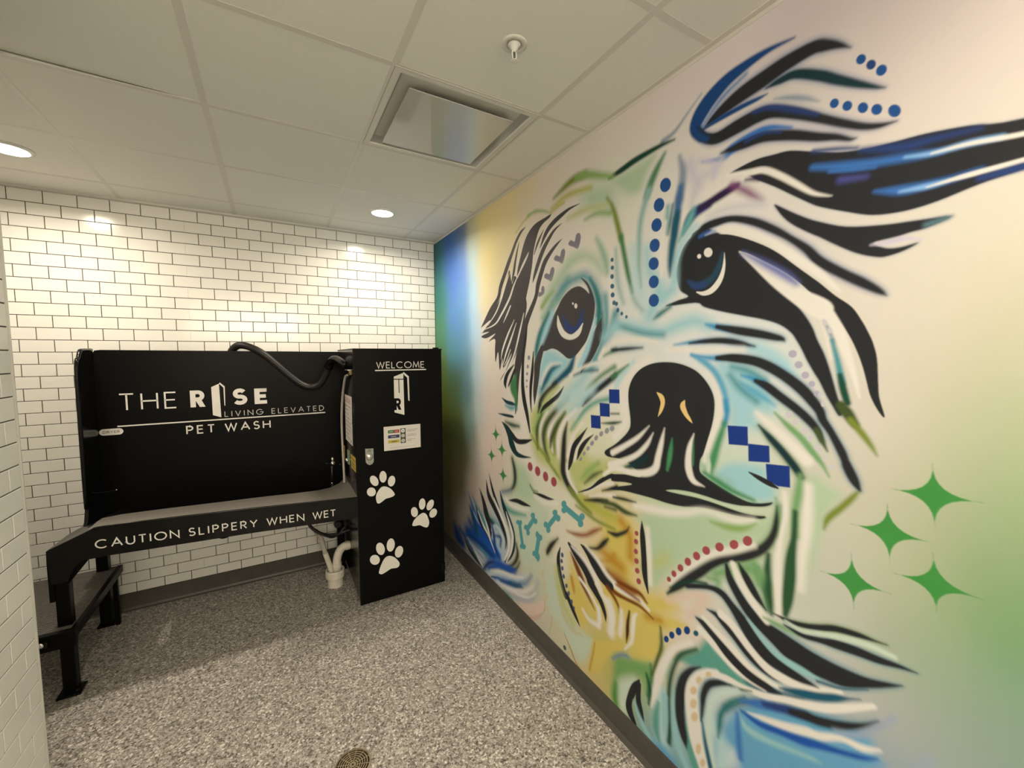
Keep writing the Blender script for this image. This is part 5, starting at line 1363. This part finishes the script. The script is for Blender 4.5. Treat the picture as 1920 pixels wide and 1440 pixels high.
for i in range(3):
    for k in range(2): bm.faces.new((vv[i][k], vv[i][k+1], vv[i+1][k+1], vv[i+1][k]))
obj('entry_lip', fixn(bm), M['blackgloss'], tub, smooth=True)
bm = boxes((-2.299, -2.285, -.772, -.09, .69, .73)); obj('end_panel', bm, M['black'], tub)
# legs with feet
def leg(x0, x1, y0, y1, z1, foot):
    l = obj('leg', boxes((x0, x1, y0, y1, .012, z1), bev=.004), M['black'], tub)
    bm = bmesh.new(); box(bm, *foot, 0, .012, bev=.003)
    cx, cy = (foot[0]+foot[1])/2-.028, foot[2]+.016
    lathe(bm, [(.009, .010), (.009, .022), (.004, .026)], (foot[1]-.016, cy, 0), 10)
    obj('foot_plate', bm, M['blackgloss'], l); return l
leg(-2.285, -2.233, -.772, -.722, .72, (-2.302, -2.210, -.806, -.715))
leg(-2.312, -2.255, -.150, -.098, .70, (-2.325, -2.242, -.165, -.085))
leg(-.905, -.8525, -.150, -.098, .62, (-.925, -.8435, -.175, -.075))
obj('corner_plate', boxes((-2.302, -2.283, -.780, -.700, .50, .70), bev=.002), M['black'], tub)
bm = prism(bmesh.new(), [(-2.233, .70), (-2.15, .688), (-2.233, .575)], 1, -.768, -.756); obj('gusset', fixn(bm), M['black'], tub)
bm = bmesh.new(); box(bm, -2.32, -2.24, -.40, -.10, .575, .60); box(bm, -2.30, -2.19, -.20, -.12, .53, .60, bev=.006)
obj('leg_bracket', bm, M['black'], tub)
bm = bmesh.new(); lathe(bm, [(.030, .590), (.030, .535), (.026, .530)], (-1.62, -.40, 0), 20); obj('drain_stub', bm, M['black'], tub, smooth=False)
# lettering on the back panel
TY = YB-.0002
words('THE', -2.1655, -1.8725, .113, .0095, on_y(TY, 0, 1.369), M['letter'], back, space=.5)
def bold_r(bm, x0, x1, z0, z1, y, st=.36, bar=.22):
    w_, h_ = x1-x0, z1-z0
    prism(bm, [(x0, z0), (x0+st*w_, z0), (x0+st*w_, z1), (x0, z1)], 1, y, y-.0006)
    zo, zi = z0+.36*h_, z1                      # bowl: outer and inner loops stitched as a band
    cx_, cz_, ro, ri = x0+.52*w_, (zo+zi)/2, (zi-zo)/2, (zi-zo)/2-bar*h_
    o_ = [(x0+.3*w_, zi)]+arc(cx_, cz_, .44*w_, ro, 90, -90, 14)+[(x0+.3*w_, zo)]
    i_ = [(x0+.3*w_, zi-bar*h_)]+arc(cx_, cz_, .13*w_, ri, 90, -90, 14)+[(x0+.3*w_, zo+bar*h_)]
    for k in range(len(o_)-1): prism(bm, [o_[k], o_[k+1], i_[k+1], i_[k]], 1, y, y-.00055)
    prism(bm, [(x0+.34*w_, z0+.42*h_), (x0+.72*w_, z0+.46*h_), (x1, z0), (x0+.62*w_, z0)], 1, y, y-.0005)
    return fixn(bm)
bm = bold_r(bmesh.new(), -1.8000, -1.7170, 1.3685, 1.4842, TY); obj('letter', bm, M['letter'], back)
bm = text(bmesh.new(), 'S', -1.559, -1.474, .118, .0275, on_y(TY, 0, 1.3685), narrow=1.0); obj('letter', bm, M['letter'], back)
ex0, ex1, ez0, ez1, eb = -1.4260, -1.3480, 1.3675, 1.4815, .0262
em_ = (ez0+ez1)/2
bm = prism(bmesh.new(), [(ex0, ez0), (ex1, ez0), (ex1, ez0+eb), (ex0+.033, ez0+eb), (ex0+.033, em_-eb/2), (ex1-.006, em_-eb/2), (ex1-.006, em_+eb/2), (ex0+.033, em_+eb/2), (ex0+.033, ez1-eb), (ex1, ez1-eb), (ex1, ez1), (ex0, ez1)], 1, TY, TY-.0006)
obj('letter', fixn(bm), M['letter'], back)
bm = bmesh.new()
for pl in DATA['door_back']: prism(bm, pl, 1, TY, TY-.0006)
obj('door_emblem', fixn(bm), M['letter'], back)
words('LIVING ELEVATED', -1.611, -.9645, .041, .0042, on_y(TY, 0, 1.288), M['letterdim'], back, space=.35)
words('PET WASH', -1.832, -1.3315, .0605, .0085, on_y(TY, 0, 1.182), M['letter'], back, space=.16)
obj('rule_line', boxes((-2.179, -.956, TY-.0006, TY, 1.2672, 1.2755)), M['letter'], back)
bm = bmesh.new(); pl = arc(-2.2455, 1.239, .0215, .0205, 90, 270, 10)+arc(-2.1735, 1.239, .0215, .0205, -90, 90, 10); prism(bm, pl, 1, TY, TY-.0006)
dl = obj('dryer_label', fixn(bm), M['letter'], back)
words('DRYER', -2.250, -2.169, .0185, .0042, on_y(TY-.0007, 0, 1.2297), M['inkgrey'], dl)
# caution lettering follows the slope of the apron
cx0, cx1 = -2.1205, -.9815
def cz(x): return .7340+(x-cx0)/(cx1-cx0)*(.6722-.7340)
def on_apron(u, v, t):
    k = (u-cx0)/(cx1-cx0); h = 1.0+(.0570/.0455-1)*k*.0
    return (u, -.7852-t, cz(u)+v)
for wd_, a, b in [('CAUTION', -2.1235, -1.7825), ('SLIPPERY', -1.7430, -1.4155), ('WHEN', -1.3695, -1.1650), ('WET', -1.1195, -.9815)]:
    words(wd_, a, b, .0475, .0062, on_apron, M['letter'], ap)
# tether clipped to the side panel
bm = tube(bmesh.new(), [(-2.268, -.27, .905), (-2.25, -.22, .885), (-2.23, -.16, .872), (-2.206, -.107, .862)], .0025, 8)
th = obj('tether', bm, M['rubber'], tub, smooth=True)
bm = bmesh.new(); bmesh.ops.create_icosphere(bm, subdivisions=2, radius=.007, matrix=Matrix.Translation((-2.203, -.102, .862))); tube(bm, [(-2.203, -.102, .862), (-2.203, -.0905, .862)], .004, 8, smooth=False)
obj('clip', bm, M['chrome'], th, smooth=True)

# ------------------------------------------------------------------ equipment cabinet
cab = thing('equipment_cabinet', (-.535, -.40, 0), 'tall black steel equipment cabinet with paw prints beside the mural wall', 'cabinet')
CX0, CX1, CY = -.842, -.232, -.762
bm = boxes((CX0, CX1, CY+.02, -.03, .03, 1.755), bev=.004); body = obj('body', bm, M['blackgloss'], cab)
bm = boxes((CX0-.001, CX1+.001, CY, CY+.018, .004, 1.762), bev=.004); door = obj('door', bm, M['black'], cab)
bm = boxes((CX0, CX1+.006, CY+.003, -.03, 1.756, 1.766)); box(bm, CX1-.055, CX1-.02, CY+.003, CY+.03, 1.766, 1.775); obj('top_cap', bm, M['black'], cab)
for x0 in (CX0+.02, CX1-.065):
    for y0 in (CY+.03, -.11):
        obj('foot', boxes((x0, x0+.05, y0, y0+.05, 0, .031), bev=.003), M['black'], cab)
obj('hinge', boxes((CX1-.028, CX1+.003, CY-.006, CY+.0, .10, .155), bev=.002), M['blackgloss'], cab)
CT = CY-.0002
words('WELCOME', -.6955, -.3605, .0465, .0052, on_y(CT, 0, 1.630), M['letter'], door)
obj('rule_line', boxes((-.7043, -.3483, CT-.0006, CT, 1.6138, 1.6214)), M['letter'], door)
bm = bmesh.new()
for pl in DATA['door_cab']: prism(bm, pl, 1, CT, CT-.0006)
em = obj('door_emblem', fixn(bm), M['letter'], door)
bm = bmesh.new()
for pl in DATA['T']: prism(bm, pl, 1, CT-.0007, CT-.0013)
obj('letter', fixn(bm), M['black'], em)
obj('letter', bold_r(bmesh.new(), -.5825, -.5325, 1.339, 1.4215, CT-.0007), M['black'], em)
for k in ('paw1', 'paw2', 'paw3'):
    bm = bmesh.new()
    def smooth_loop(pl):
        n = len(pl); o = []
        for i in range(n):
            a, b, c, d = (Vector(pl[(i+j-1) % n]) for j in range(4))
            for s in range(4):
                t = s/4; o.append(.5*(2*b+(c-a)*t+(2*a-5*b+4*c-d)*t*t+(3*b-a-3*c+d)*t**3))
        return [(p.x, p.y) for p in o]
    for pl in DATA[k]: prism(bm, smooth_loop(pl) if len(pl) < 16 else pl, 1, CT, CT-.0006)
    obj('paw_print', fixn(bm), M['letter'], door)
# instruction placard
px0, px1, pz0, pz1 = -.6580, -.3995, 1.0590, 1.2278
pl_ = obj('placard', boxes((px0, px1, CT-.002, CT, pz0, pz1), bev=.0008), M['paper'], door)
def pb(n_, m_, u0, u1, v0, v1, t=.0006):
    return obj(n_, boxes((px0+(px1-px0)*u0, px0+(px1-px0)*u1, CT-.002-t, CT-.0019, pz1-(pz1-pz0)*v1, pz1-(pz1-pz0)*v0)), m_, pl_)
pb('printed_bar', M['green'], .11, .265, .155, .285); pb('printed_bar', M['red'], .265, .415, .155, .285)
pb('printed_bar', M['blue'], .11, .415, .365, .495); pb('printed_bar', M['pyellow'], .11, .415, .575, .700)
pb('button_strip', M['ink'], .445, .585, .125, .745)
for i, v in enumerate((.225, .43, .64)):
    bm = lathe(bmesh.new(), [(.0001, -.0004), (.0135, -.0004), (.0135, 0)], (px0+(px1-px0)*.512, CT-.0026, pz1-(pz1-pz0)*v), 20, axis=1)
    obj('button_mark', bm, M['letter'] if i == 0 else M['dot'], pl_)
    if i == 0:
        bm = lathe(bmesh.new(), [(.0001, -.0003), (.0038, -.0003), (.0038, 0)], (px0+(px1-px0)*.512, CT-.0031, pz1-(pz1-pz0)*v), 14, axis=1); obj('button_mark', bm, M['ink'], pl_)
bm = bmesh.new(); rnd = random.Random(7)
for v, a, b in [(.185, .63, .93), (.245, .63, .86), (.385, .63, .86), (.445, .63, .90), (.60, .63, .86), (.66, .63, .74)]:
    u = a
    while u < b:
        e = min(u+rnd.uniform(.03, .07), b)
        box(bm, px0+(px1-px0)*u, px0+(px1-px0)*e, CT-.0024, CT-.0019, pz1-(pz1-pz0)*(v+.024), pz1-(pz1-pz0)*v); u = e+.012
for v, a, b in [(.21, .15, .24), (.21, .30, .385), (.43, .19, .33), (.64, .20, .33)]:
    pass
box(bm, px0+(px1-px0)*.14, px0+(px1-px0)*.86, CT-.0024, CT-.0019, pz1-(pz1-pz0)*.905, pz1-(pz1-pz0)*.893)
obj('fine_print', bm, M['inkgrey'], pl_, kind='stuff')
bm = bmesh.new()
for v, a, b in [(.22, .15, .24), (.22, .30, .385), (.43, .19, .33)]:
    u = a
    while u < b:
        e = min(u+.02, b); box(bm, px0+(px1-px0)*u, px0+(px1-px0)*e, CT-.003, CT-.0025, pz1-(pz1-pz0)*(v+.02), pz1-(pz1-pz0)*(v-.015)); u = e+.008
obj('bar_print', bm, M['dot'], pl_, kind='stuff')
bm = bmesh.new(); u = .20
while u < .33:
    box(bm, px0+(px1-px0)*u, px0+(px1-px0)*(u+.02), CT-.003, CT-.0025, pz1-(pz1-pz0)*.66, pz1-(pz1-pz0)*.62); u += .028
obj('bar_print', bm, M['ink'], pl_, kind='stuff')
# lock
bm = prism(bmesh.new(), DATA['lock'][0], 1, CT-.004, CT); lk = obj('lock_plate', fixn(bm), M['steel'], door)
bm = lathe(bmesh.new(), [(.0001, -.012), (.016, -.011), (.0215, -.006), (.0225, 0)], (-.757, CT-.004, 1.033), 24, axis=1); obj('lock_cylinder', bm, M['chrome'], lk, smooth=True)
for z in (1.077, 1.068, 1.010): obj('lock_slot', boxes((-.770, -.744, CT-.006, CT-.004, z, z+.0035)), M['ink'], lk)
# labels on the cabinet side that faces the tub
SX = CX0-.0002
def side_sheet(n_, m_, c, parent=body, t=.0008):
    bm = bmesh.new(); prism(bm, c, 0, SX-t, SX); return obj(n_, fixn(bm), m_, parent)
ps = side_sheet('instruction_sheet', M['paper'], [(-.352, 1.432), (-.652, 1.436), (-.636, 1.092), (-.335, 1.088)], t=.0012)
bm = bmesh.new()
for z, a, b in [(1.405, .06, .94), (1.392, .06, .9), (1.380, .06, .94)]: box(bm, SX-.0017, SX-.0011, -.345-.29*b, -.345-.29*a, z, z+.008)
obj('sheet_heading', bm, M['redink'], ps, kind='stuff')
bm = bmesh.new()
for i in range(9):
    z = 1.352-.029*i; b = (.92, .5, .6, .74, .95, .9, .8, .6, .7)[i]
    box(bm, SX-.0017, SX-.0011, -.345-.28*b, -.362, z, z+.006)
box(bm, SX-.0017, SX-.0011, -.40, -.36, 1.345, 1.362); box(bm, SX-.0017, SX-.0011, -.60, -.565, 1.105, 1.125)
obj('sheet_print', bm, M['inkgrey'], ps, kind='stuff')
y2 = side_sheet('warning_label', M['yellow'], [(-.540, 1.018), (-.742, 1.030), (-.742, .930), (-.545, .920)])
bm = boxes((SX-.0014, SX-.0007, -.725, -.565, .995, 1.000), (SX-.0014, SX-.0007, -.70, -.60, .965, .972), (SX-.0014, SX-.0007, -.72, -.57, .944, .949)); obj('label_print', bm, M['ink'], y2, kind='stuff')
side_sheet('warning_label', M['yellow'], [(-.06, 1.008), (-.255, 1.020), (-.240, .908), (-.06, .898)])
side_sheet('green_label', M['greenlabel'], [(-.375, 1.018), (-.495, 1.028), (-.475, .921), (-.375, .907)])
bm = bmesh.new(); bmesh.ops.create_icosphere(bm, subdivisions=2, radius=.016, matrix=Matrix.Translation((SX-.012, -.44, .952))); obj('knob', bm, M['chrome'], body, smooth=True)
bm = boxes((SX-.012, SX, -.755, -.705, 1.262, 1.268), (SX-.008, SX, -.755, -.705, 1.268, 1.30), bev=.001); obj('card_slot', bm, M['blackgloss'], body)

# ------------------------------------------------------------------ hoses and tap
hz = thing('dryer_hose', (-1.2, -.14, 1.49), 'thick black dryer hose draped over the top of the tub back panel', 'hose')
hp = [(-1.585, -.040, 1.60), (-1.572, -.038, 1.69), (-1.548, -.050, 1.762), (-1.50, -.085, 1.797), (-1.42, -.118, 1.775), (-1.335, -.130, 1.714), (-1.19, -.140, 1.568), (-1.11, -.150, 1.500), (-1.05, -.160, 1.482), (-1.0, -.185, 1.500), (-.96, -.215, 1.565), (-.935, -.25, 1.635)]
bm = tube(bmesh.new(), hp, .0255, 14, n=26, ridges=.94); obj('hose', bm, M['rubber'], hz, smooth=True)
cp_ = [(-.938, -.247, 1.628), (-.925, -.275, 1.668), (-.905, -.315, 1.690), (-.880, -.37, 1.682), (-.862, -.43, 1.664), (-.8425, -.47, 1.645)]
bm = tube(bmesh.new(), cp_, .030, 16, n=5); obj('hose_cuff', bm, M['blackgloss'], hz, smooth=True)
wz = thing('spray_hose', (-.86, -.4, .65), 'thin grey water hose hanging from a brass fitting on the cabinet side', 'hose')
wp = [(-.862, -.665, 1.590), (-.866, -.58, 1.572), (-.866, -.49, 1.509), (-.866, -.38, 1.392), (-.866, -.314, 1.223), (-.866, -.318, 1.02), (-.870, -.375, .831), (-.872, -.385, .73), (-.872, -.33, .62)]
bm = tube(bmesh.new(), wp, .0085, 12, n=10); obj('hose', bm, M['hosegrey'], wz, smooth=True)
bm = tube(bmesh.new(), [(-.852, -.70, 1.603), (-.862, -.64, 1.588)], .012, 6, smooth=False); obj('hose_ferrule', bm, M['chrome'], wz)
bm = lathe(bmesh.new(), [(.016, -.022), (.018, -.018), (.018, -.004), (.013, 0)], (SX, -.72, 1.606), 6, axis=0); obj('fitting', bm, M['brass'], wz)
bm = boxes((SX-.03, SX-.004, -.715, -.60, 1.618, 1.624), bev=.001); obj('valve_lever', bm, M['steel'], wz)

tp = thing('faucet', (-.945, -.35, .60), 'small chrome tap with cross handle standing inside the tub next to the cabinet', 'tap')
bm = tube(bmesh.new(), [(-.955, -.35, .59), (-.955, -.35, .70), (-.953, -.35, .78)], lambda t: .012-.004*t, 12); obj('base', bm, M['chrome'], tp, smooth=True)
bm = tube(bmesh.new(), [(-.953, -.35, .775), (-.947, -.35, .90)], .0085, 12, smooth=False); obj('riser', bm, M['rubber'], tp, smooth=True)
bm = bmesh.new(); bmesh.ops.create_icosphere(bm, subdivisions=3, radius=.017, matrix=Matrix.Translation((-.943, -.35, .920))); lathe(bm, [(.008, .93), (.011, .942), (.011, .955), (.007, .966)], (-.944, -.35, 0), 16); obj('body', bm, M['chrome'], tp, smooth=True)
bm = bmesh.new(); tube(bm, [(-.985, -.35, .922), (-.895, -.35, .902)], .004, 8, smooth=False)
for x, z in ((-.985, .922), (-.895, .902)): bmesh.ops.create_icosphere(bm, subdivisions=2, radius=.009, matrix=Matrix.Translation((x, -.35, z)))
obj('handle', bm, M['blackgloss'], tp, smooth=True)
bm = lathe(bmesh.new(), [(.005, .965), (.005, .985), (.016, .988), (.016, .998), (.004, 1.0)], (-.945, -.35, 0), 16); obj('cap', bm, M['blackgloss'], tp)

# ------------------------------------------------------------------ drain plumbing under the tub
dp = thing('drain_pipes', (-.955, -.385, 0), 'white plastic drain standpipe with two pipes on the floor under the tub', 'pipe')
bm = bmesh.new(); lathe(bm, [(.053, 0), (.053, .062), (.064, .066), (.067, .074), (.067, .118), (.064, .124), (.055, .124), (.052, .05)], (-.957, -.385, 0), 28, cap=False); obj('standpipe', bm, M['pvc'], dp, smooth=False)
bm = tube(bmesh.new(), [(-.942, -.375, .06), (-.942, -.375, .15), (-.938, -.375, .20), (-.918, -.37, .250), (-.885, -.365, .274), (-.843, -.36, .275)], .030, 16, n=6); obj('elbow_pipe', bm, M['pvc'], dp, smooth=True)
bm = bmesh.new(); lathe(bm, [(.034, .128), (.034, .165)], (-.942, -.375, 0), 20); obj('pipe_collar', bm, M['pvc'], dp)
obj('pipe_collar', tube(bmesh.new(), [(-.875, -.3655, .275), (-.850, -.3615, .276)], .034, 18, smooth=False), M['pvc'], dp)
bm = tube(bmesh.new(), [(-.972, -.385, .07), (-1.000, -.388, .19), (-1.020, -.39, .265)], .0185, 14); obj('branch_pipe', bm, M['pvc'], dp, smooth=True)
bm = tube(bmesh.new(), [(-1.017, -.39, .255), (-1.034, -.392, .33), (-1.041, -.393, .372), (-1.055, -.36, .398), (-1.07, -.28, .402)], .016, 14, n=5); obj('grey_pipe', bm, M['hosegrey'], dp, smooth=True, label='grey bent upper end of the thin drain pipe')
uz = thing('supply_lines', (-1.0, -.4, .4), 'black supply hoses tangled under the right end of the tub', 'hose')
bm = bmesh.new(); tube(bm, [(-1.15, -.40, .585), (-1.11, -.40, .49), (-1.06, -.40, .435), (-1.0, -.40, .402), (-.93, -.40, .395), (-.8425, -.40, .41)], .011, 10)
tube(bm, [(-1.03, -.42, .415), (-.97, -.42, .385), (-.92, -.41, .40), (-.88, -.40, .44), (-.8425, -.38, .455)], .008, 8); obj('supply_hose', bm, M['rubber'], uz, smooth=True)
bm = lathe(bmesh.new(), [(.024, -.05), (.027, -.045), (.027, -.01), (.018, 0), (.018, .02)], (-.925, -.33, .455), 18, axis=1); obj('valve_body', bm, M['blackgloss'], uz, smooth=False)
bm = tube(bmesh.new(), [(-.925, -.35, .47), (-.925, -.35, .588)], .014, 12, smooth=False); obj('valve_riser', bm, M['rubber'], uz, smooth=True)

# ------------------------------------------------------------------ step
st = thing('step_platform', (-2.42, -.45, 0), 'low dark grey ribbed step with black frame under the left end of the tub', 'step')
SZ = .360
bm = bmesh.new(); box(bm, -2.86, -2.222, -.815, -.10, SZ-.012, SZ)
tread = obj('tread', bm, M['tread'], st)
bm = bmesh.new(); y = -.80
while y < -.11:
    box(bm, -2.85, -2.235, y, y+.007, SZ, SZ+.0025); y += .018
o = obj('tread_ribs', bm, M['tread'], tread); o['kind'] = 'stuff'
obj('side_rail', boxes((-2.224, -2.200, -.815, -.10, SZ-.040, SZ+.004), bev=.002), M['black'], st)
obj('side_rail', boxes((-2.884, -2.86, -.815, -.10, SZ-.040, SZ+.004), bev=.002), M['black'], st)
fr = obj('front_rail', boxes((-2.884, -2.200, -.846, -.815, SZ-.075, SZ+.006), bev=.003), M['black'], st)
bm = bmesh.new(); tube(bm, [(-2.60, -.858, SZ-.030), (-2.292, -.858, SZ-.030)], .016, 14, smooth=False); obj('roller', bm, M['blackgloss'], fr, smooth=True)
for x in (-2.40, -2.31):
    bm = lathe(bmesh.new(), [(.0001, -.010), (.010, -.009), (.013, 0)], (x, -.872, SZ-.02), 14, axis=1); obj('bolt', bm, M['chrome'], fr, smooth=True)
for x, y in ((-2.872, -.80), (-2.872, -.13), (-2.225, -.158)):
    obj('leg', boxes((x-.012, x+.012, y-.012, y+.012, 0, SZ-.05), bev=.002), M['black'], st)

# ------------------------------------------------------------------ ceiling fittings
def downlight(x, y, label):
    t = thing('downlight', (x, y, H), label, 'light', 'recessed round downlights')
    bm = lathe(bmesh.new(), [(.088, 0), (.088, -.004), (.080, -.009), (.072, -.010), (.070, -.004), (.070, 0)], (x, y, H-.0005), 40, cap=False); obj('trim_ring', bm, M['white'], t, smooth=False)
    bm = lathe(bmesh.new(), [(.0005, -.004), (.069, -.004), (.070, -.001)], (x, y, H-.0005), 40); obj('lens', bm, M['lens'], t)
downlight(LAMPS[0][0], LAMPS[0][1], 'lit round downlight in the ceiling in front of the cabinet')
downlight(LAMPS[1][0], LAMPS[1][1], 'lit round downlight at the left edge of the photo above the step')
xa, xb, ya, yb = VENT
v = thing('ceiling_vent', ((xa+xb)/2, (ya+yb)/2, H), 'square white ceiling vent with a flat glossy centre plate', 'vent')
def frame(bm, o, i, zo, zi):
    A = [bm.verts.new((*p, zo)) for p in o]; B = [bm.verts.new((*p, zi)) for p in i]
    for k in range(4): bm.faces.new((A[k], A[(k+1) % 4], B[(k+1) % 4], B[k]))
def sq(d): return [(xa+d, ya+d), (xb-d, ya+d), (xb-d, yb-d), (xa+d, yb-d)]
bm = bmesh.new(); frame(bm, sq(.0), sq(.0), H+.03, H-.003); frame(bm, sq(.002), sq(.026), H-.003, H-.003); frame(bm, sq(.026), sq(.03), H-.003, H+.002); obj('frame', fixn(bm), M['grid'], v)
bm = bmesh.new()
prof = [(.03, .002), (.036, .016), (.05, .034), (.072, .050), (.10, .062), (.13, .070)]
for (d1, h1), (d2, h2) in zip(prof[:-1], prof[1:]): frame(bm, sq(d1), sq(d2), H+h1, H+h2)
bmesh.ops.remove_doubles(bm, verts=bm.verts, dist=1e-5)
obj('cone', fixn(bm), M['ventcone'], v, smooth=True)
bm = bmesh.new(); frame(bm, sq(.13), sq(.13), H+.070, H+.16); plane_pts(bm, [(*p, H+.16) for p in sq(.13)]); obj('duct', bm, M['ventdark'], v)
cx, cy = -.579, -1.788
pq = obj('centre_plate', boxes((cx-.228, cx+.228, cy-.228, cy+.228, H-.002, H+.002), bev=.0008), M['plaque'], v)
for sx in (-1, 1):
    for sy in (-1, 1): obj('hanger_post', tube(bmesh.new(), [(cx+.15*sx, cy+.19*sy, H+.001), (cx+.15*sx, cy+.19*sy, H+.075)], .004, 8, smooth=False), M['steel'], v)
s = thing('sprinkler', (-.573, -2.405, H), 'small white fire sprinkler head hanging from a ceiling board', 'sprinkler')
c = (-.573, -2.405, H-.0005)
bm = lathe(bmesh.new(), [(.042, 0), (.042, -.002), (.038, -.005), (.028, -.006), (.026, -.002), (.024, 0)], c, 36, cap=False); obj('escutcheon', bm, M['grid'], s, smooth=True)
bm = lathe(bmesh.new(), [(.023, 0), (.020, -.006), (.014, -.008), (.011, -.018), (.007, -.022), (.006, -.026)], c, 24); obj('collar', bm, M['white'], s, smooth=True)
bm = bmesh.new()
for dx in (-.0075, .0075): tube(bm, [(c[0]+dx*.6, c[1], c[2]-.020), (c[0]+dx, c[1], c[2]-.028), (c[0]+dx, c[1], c[2]-.040), (c[0]+dx*.4, c[1], c[2]-.050)], .0022, 8)
obj('yoke', bm, M['white'], s, smooth=True)
bm = lathe(bmesh.new(), [(.0018, -.022), (.0024, -.034), (.0018, -.048)], c, 10); obj('bulb', bm, M['ink'], s)
bm = lathe(bmesh.new(), [(.003, -.049), (.005, -.052), (.0125, -.053), (.0125, -.0545), (.003, -.0555)], c, 24); obj('deflector', bm, M['white'], s)

# ------------------------------------------------------------------ floor drain
dx, dy, R = -1.073, -1.893, .070
d = thing('floor_drain', (dx, dy, 0), 'round bronze floor drain grate at the front edge of the floor', 'drain')
bm = lathe(bmesh.new(), [(R+.004, 0), (R+.003, .003), (R-.003, .0035), (R-.004, .0005)], (dx, dy, 0), 48, cap=False); obj('rim', bm, M['drainbrass'], d)
bm = lathe(bmesh.new(), [(.0005, .0006), (R-.003, .0006)], (dx, dy, 0), 48, cap=False); obj('opening', bm, M['hole'], d)
bm = bmesh.new()
for r0 in (.010, .0195, .029, .0385, .048, .0575):
    lathe(bm, [(r0-.0018, .0007), (r0-.0018, .0030), (r0+.0018, .0030), (r0+.0018, .0007)], (dx, dy, 0), 48, cap=False)
for k in range(12):
    a = 2*math.pi*k/12+.13; ca, sa = math.cos(a), math.sin(a)
    q = [(.004, -.0016), (R-.003, -.0016), (R-.003, .0016), (.004, .0016)]
    plane_pts(bm, [(dx+u*ca-v_*sa, dy+u*sa+v_*ca, .0031) for u, v_ in q])
obj('grate', bm, M['drainbrass'], d)
